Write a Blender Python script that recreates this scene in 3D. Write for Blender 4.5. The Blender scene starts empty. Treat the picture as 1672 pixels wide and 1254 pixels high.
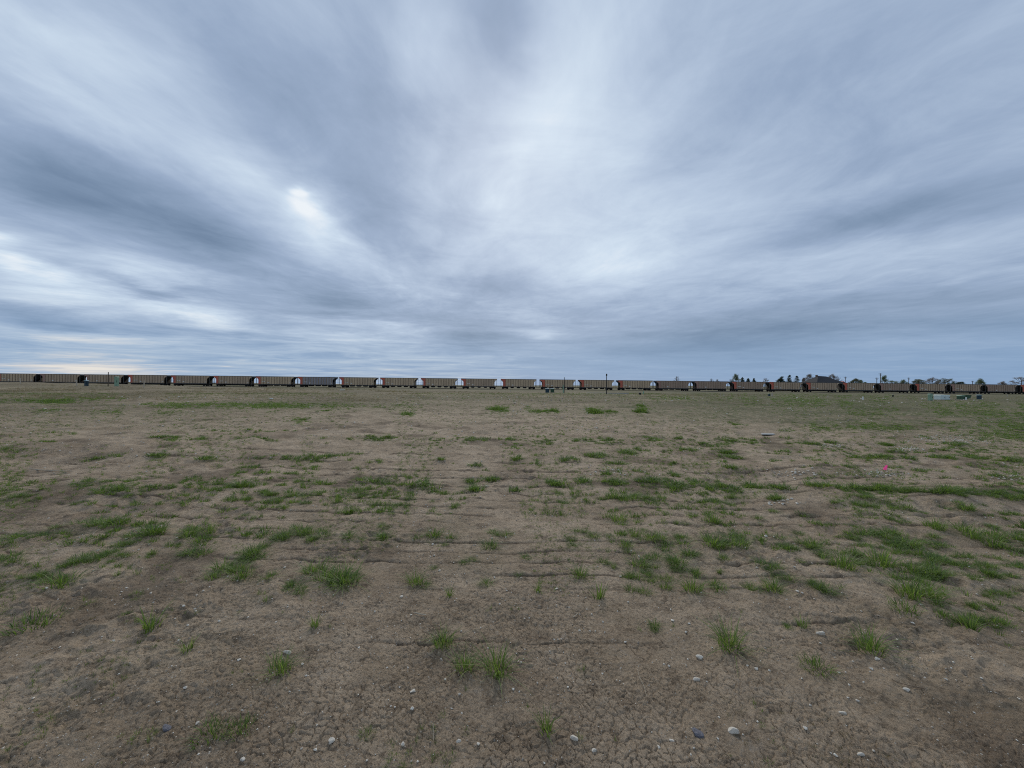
import bpy, math, random
import numpy as np
from mathutils import Vector, Matrix

S = bpy.context.scene
COL = S.collection
rad = math.radians
# ------------------------------------------------------------------ camera
F, CX, CY, EYE = 628.0, 836.0, 627.0, 1.7
ROLL, PITCH = 0.0104, 0.0032
fwd = Vector((0, math.cos(PITCH), math.sin(PITCH)))
right = Vector((math.cos(ROLL), 0, math.sin(ROLL)))
right = (right - fwd * right.dot(fwd)).normalized()
upv = right.cross(fwd).normalized()
cam = bpy.data.cameras.new('camera'); camo = bpy.data.objects.new('camera', cam); COL.objects.link(camo)
cam.sensor_fit = 'HORIZONTAL'; cam.sensor_width = 36; cam.lens = F / 1672 * 36
cam.clip_start = 0.05; cam.clip_end = 6000
camo.matrix_world = Matrix(((right.x, upv.x, -fwd.x, 0), (right.y, upv.y, -fwd.y, 0), (right.z, upv.z, -fwd.z, EYE), (0, 0, 0, 1)))
S.camera = camo

# ------------------------------------------------------------------ sun, view
SUN_EL, SUN_AZ = rad(33), rad(-2)      # behind the thin cloud, straight ahead
sun = bpy.data.lights.new('sun', 'SUN'); sun.energy = 1.5; sun.angle = rad(10); sun.color = (1, .93, .82)
suno = bpy.data.objects.new('sun', sun); COL.objects.link(suno)
sd = Vector((math.sin(SUN_AZ) * math.cos(SUN_EL), math.cos(SUN_AZ) * math.cos(SUN_EL), math.sin(SUN_EL)))
suno.rotation_euler = sd.to_track_quat('Z', 'Y').to_euler(); suno.location = (0, 0, 50)
S.cycles.use_denoising = False; S.cycles.filter_width = 1.05
vs = S.view_settings
vs.view_transform = 'Standard'; vs.look = 'None'; vs.exposure = 0; vs.gamma = 1; vs.use_curve_mapping = False

# ------------------------------------------------------------------ world: sky texture under streaked cloud
W = bpy.data.worlds.new('World'); S.world = W; W.use_nodes = True
NT = W.node_tree; NT.nodes.clear()
def nd(t, **k):
    n = NT.nodes.new(t)
    for a, b in k.items(): setattr(n, a, b)
    return n
def lk(a, b): NT.links.new(a, b)
def setin(n, i, v):
    if isinstance(v, bpy.types.NodeSocket): lk(v, n.inputs[i])
    elif v is not None: n.inputs[i].default_value = v
def mth(op, a, b=None, c=None, clamp=False):
    n = nd('ShaderNodeMath', operation=op); n.use_clamp = clamp
    setin(n, 0, a); setin(n, 1, b); setin(n, 2, c); return n.outputs[0]
def vm(op, a, b=None, out=0, scale=None):
    n = nd('ShaderNodeVectorMath', operation=op); setin(n, 0, a); setin(n, 1, b)
    if scale is not None: setin(n, 3, scale)
    return n.outputs[out]
def comb(x, y, z):
    n = nd('ShaderNodeCombineXYZ'); setin(n, 0, x); setin(n, 1, y); setin(n, 2, z); return n.outputs[0]
def noise(v, scale, detail=4, rough=.5, dist=0.):
    n = nd('ShaderNodeTexNoise'); lk(v, n.inputs['Vector']); n.inputs['Scale'].default_value = scale
    n.inputs['Detail'].default_value = detail; n.inputs['Roughness'].default_value = rough; n.inputs['Distortion'].default_value = dist
    return n.outputs[0]
def sstep(v, a, b, o0=0., o1=1.):
    n = nd('ShaderNodeMapRange', interpolation_type='SMOOTHSTEP'); setin(n, 0, v); setin(n, 1, a); setin(n, 2, b); setin(n, 3, o0); setin(n, 4, o1)
    return n.outputs[0]
tc = nd('ShaderNodeTexCoord'); dirv = vm('NORMALIZE', tc.outputs['Generated'])
sx = nd('ShaderNodeSeparateXYZ'); lk(dirv, sx.inputs[0])
dx, dy, dz = sx.outputs
dzp = mth('MAXIMUM', dz, 0.0)
def plane(k):
    q = mth('ADD', dzp, k)
    return comb(mth('DIVIDE', dx, q), mth('DIVIDE', dy, q), 0.)
P = plane(.035)          # true cloud layer, for the streak noise
SP0 = plane(.25)         # compressed layer, for the broad bands
_w1 = nd('ShaderNodeTexNoise'); lk(P, _w1.inputs['Vector']); _w1.inputs['Scale'].default_value = .9; _w1.inputs['Detail'].default_value = 5; _w1.inputs['Roughness'].default_value = .62
_w2 = nd('ShaderNodeVectorMath', operation='MULTIPLY_ADD'); lk(_w1.outputs['Color'], _w2.inputs[0]); _w2.inputs[1].default_value = (.34, .34, 0); _w2.inputs[2].default_value = (-.17, -.17, 0)
SP = vm('ADD', SP0, _w2.outputs[0])
Ps = nd('ShaderNodeSeparateXYZ'); lk(P, Ps.inputs[0])
KS = .25
def to_s(px, py):
    d = fwd * F + right * (px - CX) - upv * (py - CY); d.normalize()
    q = max(d.z, 0) + KS
    return Vector((d.x / q, d.y / q))
# broad bands of the cloud sheet: (ax, ay, bx, by, half width px, amplitude)
BANDS = [
 (985, -200, 870, 240, 105, .17), (1120, -80, 960, 300, 130, .11), (812, 322, 832, 345, 16, .07), (780, 270, 900, 380, 140, .17), (740, 200, 800, 340, 60, .08), (1000, 170, 900, 320, 100, .10), (1090, 320, 960, 460, 110, .20),
 (1010, 410, 960, 480, 55, .16), (825, -60, 835, 110, 62, -.22), (560, 0, 600, 300, 95, -.12), (330, 60, 480, 150, 70, -.05), (600, 290, 640, 400, 50, -.10),
 (-80, -40, 240, 110, 60, .22), (-60, 70, 260, 250, 58, .24), (230, 190, 420, 330, 42, .22), (420, -80, 520, 60, 90, .05), (700, 120, 660, 0, 60, .10), (395, 290, 570, 440, 42, .26), (474, 306, 492, 326, 10, .30), (484, 318, 512, 362, 24, .30), (500, 352, 560, 420, 20, .14), (600, 440, 680, 480, 36, .12),
 (-60, 255, 240, 335, 58, -.30), (200, 330, 420, 440, 40, -.26), (420, 470, 680, 515, 26, -.26), (680, 520, 820, 545, 24, -.12),
 (-40, 385, 60, 400, 12, .32), (-30, 425, 90, 440, 14, .36), (150, 425, 330, 470, 16, .20), (160, 445, 300, 500, 9, -.20), (230, 500, 400, 530, 13, .38), (-20, 470, 200, 500, 13, .15),
 (-40, 515, 160, 535, 12, -.22), (200, 545, 330, 545, 9, -.12), (420, 480, 540, 490, 14, .1), (-20, 602, 280, 606, 13, .38), (-20, 440, 260, 520, 22, .14), (0, 545, 330, 580, 16, .12), (450, 540, 640, 560, 9, .17),
 (870, 545, 905, 545, 13, .16), (700, 560, 840, 562, 20, -.13), (740, 480, 860, 470, 20, -.10), (1000, 560, 1250, 575, 30, -.12),
 (1680, 60, 1330, 170, 110, -.05), (1320, 60, 1200, 200, 70, -.05), (1690, 320, 1260, 395, 26, -.24), (1690, 400, 1230, 470, 25, .08), (1700, 485, 1120, 570, 30, -.20), (1690, 200, 1400, 290, 45, -.05), (1700, 555, 1300, 560, 14, .06),
 (1280, 330, 1130, 390, 40, .08),
]
acc = None
for ax, ay, bx_, by_, w, amp in BANDS:
    a, b = to_s(ax, ay), to_s(bx_, by_); c = (a + b) / 2; ax_ = b - a; la = max(ax_.length / 2, 1e-3)
    mx, my = (ax + bx_) / 2, (ay + by_) / 2
    if my > 628 - w: wp = abs(to_s(mx, 628)[1] - to_s(mx, 628 - w)[1])
    pd = Vector((-(by_ - ay), bx_ - ax)).normalized() * w
    u = ax_.normalized(); v = Vector((-u.y, u.x))
    wv = to_s(mx + pd.x, my + pd.y) - to_s(mx - pd.x, my - pd.y)
    lb = max(abs(wv.dot(v)) / 2, .02)
    la = max(la * .85, lb * .8)
    mp = nd('ShaderNodeMapping', vector_type='TEXTURE'); lk(SP, mp.inputs[0])
    mp.inputs[1].default_value = (c.x, c.y, 0); mp.inputs[2].default_value = (0, 0, math.atan2(u.y, u.x)); mp.inputs[3].default_value = (la, lb, 1)
    d2 = vm('DOT_PRODUCT', mp.outputs[0], mp.outputs[0], out=1)
    e = mth('EXPONENT', mth('MULTIPLY', d2, -.8))
    acc = mth('MULTIPLY_ADD', e, amp, acc if acc is not None else 0.50)
# streaks fanning out of a point of the cloud layer
q = vm('SUBTRACT', P, (-1.0, 5.2, 0.))
rq = vm('LENGTH', q, out=1)
qn = vm('SCALE', q, scale=mth('DIVIDE', 1., mth('ADD', rq, .3)))
lr = mth('LOGARITHM', mth('ADD', rq, .5), 2.718)
qs = nd('ShaderNodeSeparateXYZ'); lk(qn, qs.inputs[0])
fan = comb(mth('MULTIPLY', qs.outputs[0], 2.6), mth('MULTIPLY', qs.outputs[1], 2.6), mth('MULTIPLY', lr, 1.1))
nA = noise(fan, 1.7, 6, .55, .5)
fan2 = comb(mth('MULTIPLY', qs.outputs[0], 9.), mth('MULTIPLY', qs.outputs[1], 9.), mth('MULTIPLY', lr, 3.2))
nA2 = noise(fan2, 1.6, 6, .6, 1.2)
# far layer, seen edge-on near the horizon
mpf = nd('ShaderNodeMapping'); lk(P, mpf.inputs[0]); mpf.inputs[2].default_value = (0, 0, rad(14)); mpf.inputs[3].default_value = (.42, .55, 1)
nB = noise(mpf.outputs[0], 1.25, 7, .6, .5)
low = sstep(dzp, .30, .13)
mixn = nd('ShaderNodeMix', data_type='FLOAT'); setin(mixn, 0, low); lk(mth('SUBTRACT', nA, .5), mixn.inputs[2]); lk(mth('MULTIPLY', mth('SUBTRACT', nB, .5), 1.75), mixn.inputs[3])
puff = noise(P, 1.7, 9, .64, .9)
# left half carries stronger contrast
westr = sstep(Ps.outputs[0], 2.5, -2.5, .55, 1.25)
ns = mth('MULTIPLY', mixn.outputs[0], westr)
v1 = mth('MULTIPLY_ADD', ns, .50, acc)
v1 = mth('SUBTRACT', v1, mth('MULTIPLY', sstep(dzp, .26, .06), mth('MULTIPLY', sstep(Ps.outputs[0], -2.5, 1.5), .15)))
v2 = mth('MULTIPLY_ADD', mth('SUBTRACT', nA2, .5), mth('MULTIPLY', sstep(dzp, .08, .22), .09), v1)
v3 = mth('MULTIPLY_ADD', mth('SUBTRACT', puff, .5), mth('MULTIPLY', sstep(dzp, .05, .2), .34), v2)
mpg = nd('ShaderNodeMapping'); lk(P, mpg.inputs[0]); mpg.inputs[2].default_value = (0, 0, rad(-20)); mpg.inputs[3].default_value = (5.5, 2.4, 1)
fine = noise(mpg.outputs[0], 1.0, 8, .62, .7)
v3 = mth('MULTIPLY_ADD', mth('SUBTRACT', fine, .5), .13, v3)
v3 = mth('MULTIPLY_ADD', mth('SUBTRACT', v3, .5), 1.06, .49)
cr = nd('ShaderNodeValToRGB'); lk(v3, cr.inputs[0])
def s2l(r, g, b):
    f = lambda c: c / 12.92 if c <= .04045 else ((c + .055) / 1.055) ** 2.4
    return (f(r / 255), f(g / 255), f(b / 255), 1)
stops = [(0., s2l(100, 122, 150)), (.2, s2l(126, 147, 174)), (.42, s2l(153, 172, 199)), (.62, s2l(184, 201, 223)), (.8, s2l(208, 224, 240)), (1., s2l(240, 246, 251))]
cr.color_ramp.elements[0].position = 0; cr.color_ramp.elements[0].color = stops[0][1]
cr.color_ramp.elements[1].position = 1; cr.color_ramp.elements[1].color = stops[-1][1]
for p_, c_ in stops[1:-1]:
    e = cr.color_ramp.elements.new(p_); e.color = c_
# bluer gaps and warm cloud low down on the left
lowm = sstep(dzp, .16, .02)
hz = nd('ShaderNodeValToRGB'); lk(v3, hz.inputs[0])
hst = [(0., s2l(112, 145, 184)), (.35, s2l(134, 164, 200)), (.6, s2l(164, 186, 211)), (.85, s2l(214, 214, 216)), (1., s2l(232, 228, 222))]
hz.color_ramp.elements[0].position = 0; hz.color_ramp.elements[0].color = hst[0][1]
hz.color_ramp.elements[1].position = 1; hz.color_ramp.elements[1].color = hst[-1][1]
for p_, c_ in hst[1:-1]:
    e = hz.color_ramp.elements.new(p_); e.color = c_
mc = nd('ShaderNodeMix', data_type='RGBA'); lk(lowm, mc.inputs[0]); lk(cr.outputs[0], mc.inputs[6]); lk(hz.outputs[0], mc.inputs[7])
sky = nd('ShaderNodeTexSky', sky_type='NISHITA'); sky.sun_disc = False; sky.sun_elevation = SUN_EL; sky.sun_rotation = SUN_AZ
sky.dust_density = 1.0; sky.air_density = 1.0
bg1 = nd('ShaderNodeBackground'); lk(sky.outputs[0], bg1.inputs[0]); bg1.inputs[1].default_value = .08
bg2 = nd('ShaderNodeBackground'); lk(mc.outputs[2], bg2.inputs[0]); bg2.inputs[1].default_value = 1.0
mx_ = nd('ShaderNodeMixShader'); mx_.inputs[0].default_value = .93; lk(bg1.outputs[0], mx_.inputs[1]); lk(bg2.outputs[0], mx_.inputs[2])
wo = nd('ShaderNodeOutputWorld'); lk(mx_.outputs[0], wo.inputs[0])
W.cycles.sampling_method = 'MANUAL'; W.cycles.sample_map_resolution = 512

# ------------------------------------------------------------------ numpy noise
rng = np.random.default_rng(11)
def hsh(ix, iy, s):
    n = (ix.astype(np.int64) * 374761393 + iy.astype(np.int64) * 668265263 + s * 1442695041) & 0xFFFFFFFF
    n = ((n ^ (n >> 13)) * 1274126177) & 0xFFFFFFFF
    n = (n ^ (n >> 16)) & 0xFFFFFFFF
    return n.astype(np.float64) / 4294967296.0
def vnoise(x, y, s=0):
    xf = np.floor(x); yf = np.floor(y); fx = x - xf; fy = y - yf
    xi = xf.astype(np.int64); yi = yf.astype(np.int64)
    ux = fx * fx * (3 - 2 * fx); uy = fy * fy * (3 - 2 * fy)
    a = hsh(xi, yi, s); b = hsh(xi + 1, yi, s); c = hsh(xi, yi + 1, s); d = hsh(xi + 1, yi + 1, s)
    return (a + (b - a) * ux) * (1 - uy) + (c + (d - c) * ux) * uy
def n2(x, y, lam, s):            # value noise rotated per seed, -1..1
    an = s * 1.37; ca, sa = math.cos(an), math.sin(an)
    return vnoise((x * ca - y * sa) / lam + s * 17.3, (x * sa + y * ca) / lam - s * 9.1, s) * 2 - 1
def sst(v, a, b):
    t = np.clip((v - a) / (b - a), 0, 1); return t * t * (3 - 2 * t)
def voro(x, y, lam, s, jit=.9):
    x = x / lam; y = y / lam
    xi = np.floor(x).astype(np.int64); yi = np.floor(y).astype(np.int64)
    f1 = np.full(x.shape, 9.); f2 = np.full(x.shape, 9.); idv = np.zeros(x.shape)
    for i in (-1, 0, 1):
        for j in (-1, 0, 1):
            cx_, cy_ = xi + i, yi + j
            h1 = hsh(cx_, cy_, s); h2 = hsh(cx_, cy_, s + 77)
            d = np.hypot(cx_ + .5 + (h1 - .5) * jit - x, cy_ + .5 + (h2 - .5) * jit - y)
            m = d < f1
            f2 = np.where(m, f1, np.minimum(f2, d)); idv = np.where(m, h1, idv); f1 = np.where(m, d, f1)
    return (f2 - f1) * lam * .5, idv     # distance to the edge in metres (about)

# ------------------------------------------------------------------ terrain
def macro(x, y):
    x = np.asarray(x, float); y = np.asarray(y, float); r = np.hypot(x, y)
    h = 1.25 * np.exp(-(np.minimum(x + 78, 0) / 90) ** 2 - (np.maximum(x + 78, 0) / 33) ** 2 - ((y - 66) / 26) ** 2)   # rise of the field on the left
    h = h + 2.6 * sst(y, 185, 260) * sst(x, 40, 120)      # land rising behind the tracks on the right
    f = sst(r, .5, 6)
    h = h + f * (.018 * n2(x, y, 2.3, 3) + .035 * n2(x, y, 6.5, 4)) + sst(r, 8, 30) * .09 * n2(x, y, 17, 5)
    h = h + .14 * np.exp(-((x - 7.6) / 2.4) ** 2 - ((y - 6.1) / .8) ** 2) + .16 * np.exp(-((x - 6.6) / 2.) ** 2 - ((y - 8.0) / .8) ** 2) - .08 * np.exp(-((x - 4.6) / .9) ** 2 - ((y - 7.4) / .4) ** 2)
    h = h + .10 * np.exp(-((x + 6.5) / 2.5) ** 2 - ((y - 6.0) / .9) ** 2) + .12 * np.exp(-((x + 11) / 4.) ** 2 - ((y - 10.0) / 1.6) ** 2)
    return h
FUR = [1.88, 2.08, 2.29, 2.52, 2.74, 2.96, 3.2, 3.42, 3.66, 3.9, 4.15, 4.4, 4.72, 5.05, 5.35, 5.7, 6.1, 6.5, 7.0, 7.6, 8.4, 9.3]
def furrow(x, y):
    yy = y + .035 * n2(x, y * .2, 2.4, 8) + .014 * n2(x, y, .3, 9) - .012 * np.abs(x) ** 1.4
    h = np.zeros(np.shape(x))
    for k, f in enumerate(FUR):
        m = sst(n2(x + k * 13.7, y * 0 + k * 5., 1.5, 21) + .5 * n2(x + k * 3.7, y * 0 + k * 5., .4, 22), -.25, .45) * (0 if k < 3 else 1)
        dd = (yy - f)
        sc_f = max(.8, f / 3.2)
        h = h - m * sc_f * (.0085 + .006 * n2(x, y, .23, 23)) * np.exp(-(dd / (.015 * sc_f)) ** 2) + m * sc_f * .003 * np.exp(-((dd - .05) / .03) ** 2)
    return h
def hgt(x, y): return macro(x, y) + furrow(np.asarray(x, float), np.asarray(y, float))
def ray(px, py):
    d = fwd * F + right * (px - CX) - upv * (py - CY); return d
def ground_at(px, py):
    d = ray(px, py); t = EYE / max(-d.z, 1e-6)
    if d.z > -.8: t = 150 / d.y
    for _ in range(12):
        x, y = d.x * t, d.y * t
        if y > 400: break
        h = float(macro(x, y)); tn = (EYE - h) / max(-d.z, .5)
        t = t * .5 + tn * .5
    return d.x * t, d.y * t
def at_depth(px, py, Y):
    d = ray(px, py); t = Y / d.y; return Vector((d.x * t, Y, EYE + d.z * t))
def hor(px): return 629 + (px - 836) * .0104

# grass patches: px, py (foot), width px, vigour (0 thin, 1 medium, 2 bright), optional height px
T = '''100 955 48 2;113 925 20 0;212 937 42 0;226 970 28 0;285 949 8 0;367 934 60 2;403 943 40 2;401 914 40 2;138 986 30 0;310 1005 20 0;387 1001 16 0;158 911 50 1;17 915 35 1;8 955 20 0;319 905 30 1
435 945 42 2;514 934 36 2;560 945 54 2;487 959 42 1;435 974 40 0;537 911 16 0;460 1000 12 0;541 1024 10 0;477 1193 8 0;683 1193 14 0;709 928 18 1;703 956 22 1;771 915 32 1;785 955 20 1;802 998 18 0;760 1126 10 0;133 1066 25 0;387 1097 25 0;237 1203 50 0
849 938 20 1;859 911 18 1;1002 925 24 1;1050 925 36 2;1062 939 30 1;1093 914 40 2;1104 928 34 1;1177 956 26 0;1248 925 34 1;949 1207 14 0;1005 1210 10 0;1098 1021 16 0;1211 999 14 0;954 1097 24 0;839 993 20 0
1525 911 44 2;1581 924 24 1;1663 922 40 1;1260 925 30 1;1280 941 38 1;1347 963 42 1;1514 938 50 2;1657 1058 20 0
115 872 130 2;60 876 50 1;197 889 40 2;245 870 50 2;325 871 54 2 30;355 887 22 0;150 890 50 0;15 892 40 0
147 790 54 1;180 801 30 2;36 812 26 1;10 792 30 0;210 812 20 2;130 822 22 1;250 800 50 0;277 795 16 1;340 790 26 1;390 795 30 2;405 815 18 2;412 823 16 1;402 842 18 1;340 752 24 2;250 745 34 1;185 745 34 0;150 750 30 0;273 715 36 2;325 717 40 0;400 717 40 1
437 806 30 2;448 815 14 1;498 807 34 2;500 822 26 1;473 812 26 0;552 820 16 2 26;532 791 24 2;583 803 38 1;593 786 24 0;628 789 28 1;610 812 20 1;670 815 22 1;653 826 24 1;634 839 12 1;690 793 44 1;713 820 16 1;740 829 22 2;768 787 24 2;753 805 16 1;775 800 18 2;803 783 14 1;778 760 14 1;713 752 18 0
493 869 50 2;528 868 20 2;458 881 28 1;515 878 44 1;578 879 36 1;623 878 28 1;625 865 24 1;580 861 12 1;680 878 22 1;708 875 32 2;740 878 20 1;727 890 14 1;808 893 28 2;818 870 28 1
438 720 44 0;618 717 60 1;775 718 50 1;828 717 30 1;500 750 64 1;545 745 30 1;423 747 16 1
888 722 40 1;946 719 22 1;988 719 38 1;1061 717 40 2;1106 717 20 1;1193 720 40 1;1230 719 12 2;976 745 48 2;931 751 38 1;846 750 22 1;1026 739 42 2;1048 735 24 1;1086 737 22 1;1123 735 28 2;1183 739 26 2;1198 747 30 2;1156 727 30 1;1011 755 30 0;1193 764 16 1
993 774 18 1;1098 775 18 1;906 789 24 2;951 787 26 2;1003 789 38 2;1043 786 14 1;1066 787 14 1;1101 794 40 2;1131 792 26 2;1178 795 60 2;1228 794 24 2;1116 802 36 0;916 806 20 1;923 821 20 1;983 815 18 1;1008 813 28 2;1036 812 22 2;1066 814 32 2;1072 822 16 1;1158 817 22 1;1183 822 26 1;1201 812 22 1;971 826 12 0
1008 850 28 2;1158 852 26 2;1236 847 20 1;1118 855 14 1;953 870 26 1;968 877 22 2;991 877 22 1;1031 877 16 2 24;1021 892 26 2;1048 867 14 1;1076 880 36 2;1086 895 28 2;1111 877 30 1;1161 882 28 2;1181 892 46 2;1201 877 30 1;1236 880 22 2;926 882 20 1;931 891 18 1;1236 890 30 0;841 800 14 1
1322 724 36 1;1359 723 20 1;1449 727 26 2;1561 726 44 1;1409 748 40 2;1441 746 40 2;1489 748 34 1;1536 746 36 2;1591 748 50 2;1654 752 44 2;1389 763 10 1;1631 778 16 1;1279 740 50 0
1269 797 50 1;1331 793 36 2;1374 798 40 2;1414 798 34 2;1444 798 42 2 18;1484 801 36 2;1536 803 34 2;1566 805 40 2;1616 808 60 2;1659 813 40 2;1261 815 24 2;1366 818 26 1;1416 812 36 2;1469 812 30 0;1406 826 36 2;1479 829 40 1;1561 829 50 2;1266 835 26 2;1309 842 20 1;1469 852 24 1
1576 873 58 2 34;1641 866 40 1;1659 882 50 2;1271 878 24 2;1299 871 26 2;1291 896 26 1;1326 893 34 2;1394 878 30 1;1414 873 26 2;1424 893 34 1;1454 875 34 2;1474 892 44 2;1519 878 30 2;1531 893 34 1
1179 934 16 1 24;1240 965 40 1;1060 912 30 1;1130 905 30 1;1176 912 20 1;1340 905 26 1;1660 900 30 1;1630 895 24 1'''
NEAR = []
for row in T.replace('\n', ';').split(';'):
    v = [float(a) for a in row.split()]
    if len(v) >= 4: NEAR.append(v)
# wide far strips of green: px0, px1, py, thickness px, density
STRIPS = [(60, 120, 655, 6, 2), (0, 60, 654, 5, 1), (130, 205, 651, 5, 1.2), (55, 105, 670, 4, 1), (150, 200, 672, 5, 1.1), (205, 330, 661, 5, 1.3), (330, 470, 661, 5, 2), (418, 545, 663, 5, 1.6), (250, 310, 674, 5, .7), (480, 520, 686, 8, 1.2), (545, 700, 664, 8, .6),
 (655, 673, 676, 5, 2), (800, 830, 668, 7, 2), (850, 912, 671, 4, 1.7), (960, 985, 671, 7, 2), (985, 1012, 672, 5, 1), (1040, 1056, 668, 10, 2), (860, 868, 664, 4, 1.5),
 (1200, 1206, 690, 12, 1), (1062, 1074, 689, 3, 1), (1060, 1200, 650, 6, .8), (1322, 1430, 695, 9, 1.7), (1429, 1490, 698, 7, 1.2), (1490, 1560, 690, 8, .6), (1550, 1850, 695, 16, 1.1), (1590, 1850, 712, 10, .8), (1270, 1300, 703, 4, .6), (1200, 1450, 655, 14, .7), (1450, 1850, 665, 12, .6), (1380, 1850, 676, 8, .6),
 (1210, 1300, 722, 4, .4), (560, 640, 717, 5, .5), (700, 760, 718, 4, .5), (920, 1010, 719, 5, .5), (250, 420, 665, 4, 1), (1340, 1850, 735, 8, .4), (1090, 1260, 796, 5, .5), (1300, 1900, 803, 5, .6), (700, 1250, 722, 10, .25), (0, 180, 880, 12, .4), (0, 300, 797, 10, .35), (430, 700, 810, 10, .25)]

# ------------------------------------------------------------------ materials
def mat(name, color, rough=.8, metal=0., var=.0, vscale=5., bump=0., bscale=20., spec=.3, stretch=None, color2=None, transl=0.):
    m = bpy.data.materials.new(name); m.use_nodes = True; t = m.node_tree; b = t.nodes['Principled BSDF']
    b.inputs['Roughness'].default_value = rough; b.inputs['Metallic'].default_value = metal; b.inputs['Specular IOR Level'].default_value = spec
    b.inputs['Base Color'].default_value = (*color, 1)
    co = t.nodes.new('ShaderNodeTexCoord'); src = co.outputs['Object']
    if stretch:
        mp = t.nodes.new('ShaderNodeMapping'); mp.inputs[3].default_value = stretch; t.links.new(src, mp.inputs[0]); src = mp.outputs[0]
    if var or color2:
        n = t.nodes.new('ShaderNodeTexNoise'); n.inputs['Scale'].default_value = vscale; n.inputs['Detail'].default_value = 5; t.links.new(src, n.inputs[0])
        r = t.nodes.new('ShaderNodeMapRange'); r.inputs[1].default_value = .3; r.inputs[2].default_value = .7; t.links.new(n.outputs[0], r.inputs[0])
        mx = t.nodes.new('ShaderNodeMix'); mx.data_type = 'RGBA'; t.links.new(r.outputs[0], mx.inputs[0])
        c2 = color2 or tuple(c * (1 - var) for c in color)
        mx.inputs[6].default_value = (*color, 1); mx.inputs[7].default_value = (*c2, 1); t.links.new(mx.outputs[2], b.inputs['Base Color'])
    if bump:
        n = t.nodes.new('ShaderNodeTexNoise'); n.inputs['Scale'].default_value = bscale; n.inputs['Detail'].default_value = 6; t.links.new(src, n.inputs[0])
        bp = t.nodes.new('ShaderNodeBump'); bp.inputs['Strength'].default_value = bump; bp.inputs['Distance'].default_value = .02
        t.links.new(n.outputs[0], bp.inputs['Height']); t.links.new(bp.outputs[0], b.inputs['Normal'])
    if transl:
        tr = t.nodes.new('ShaderNodeBsdfTranslucent'); tr.inputs[0].default_value = (*[min(1, c * 1.6) for c in color], 1)
        ms = t.nodes.new('ShaderNodeMixShader'); ms.inputs[0].default_value = transl
        t.links.new(b.outputs[0], ms.inputs[1]); t.links.new(tr.outputs[0], ms.inputs[2]); t.links.new(ms.outputs[0], t.nodes['Material Output'].inputs[0])
    return m

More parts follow.
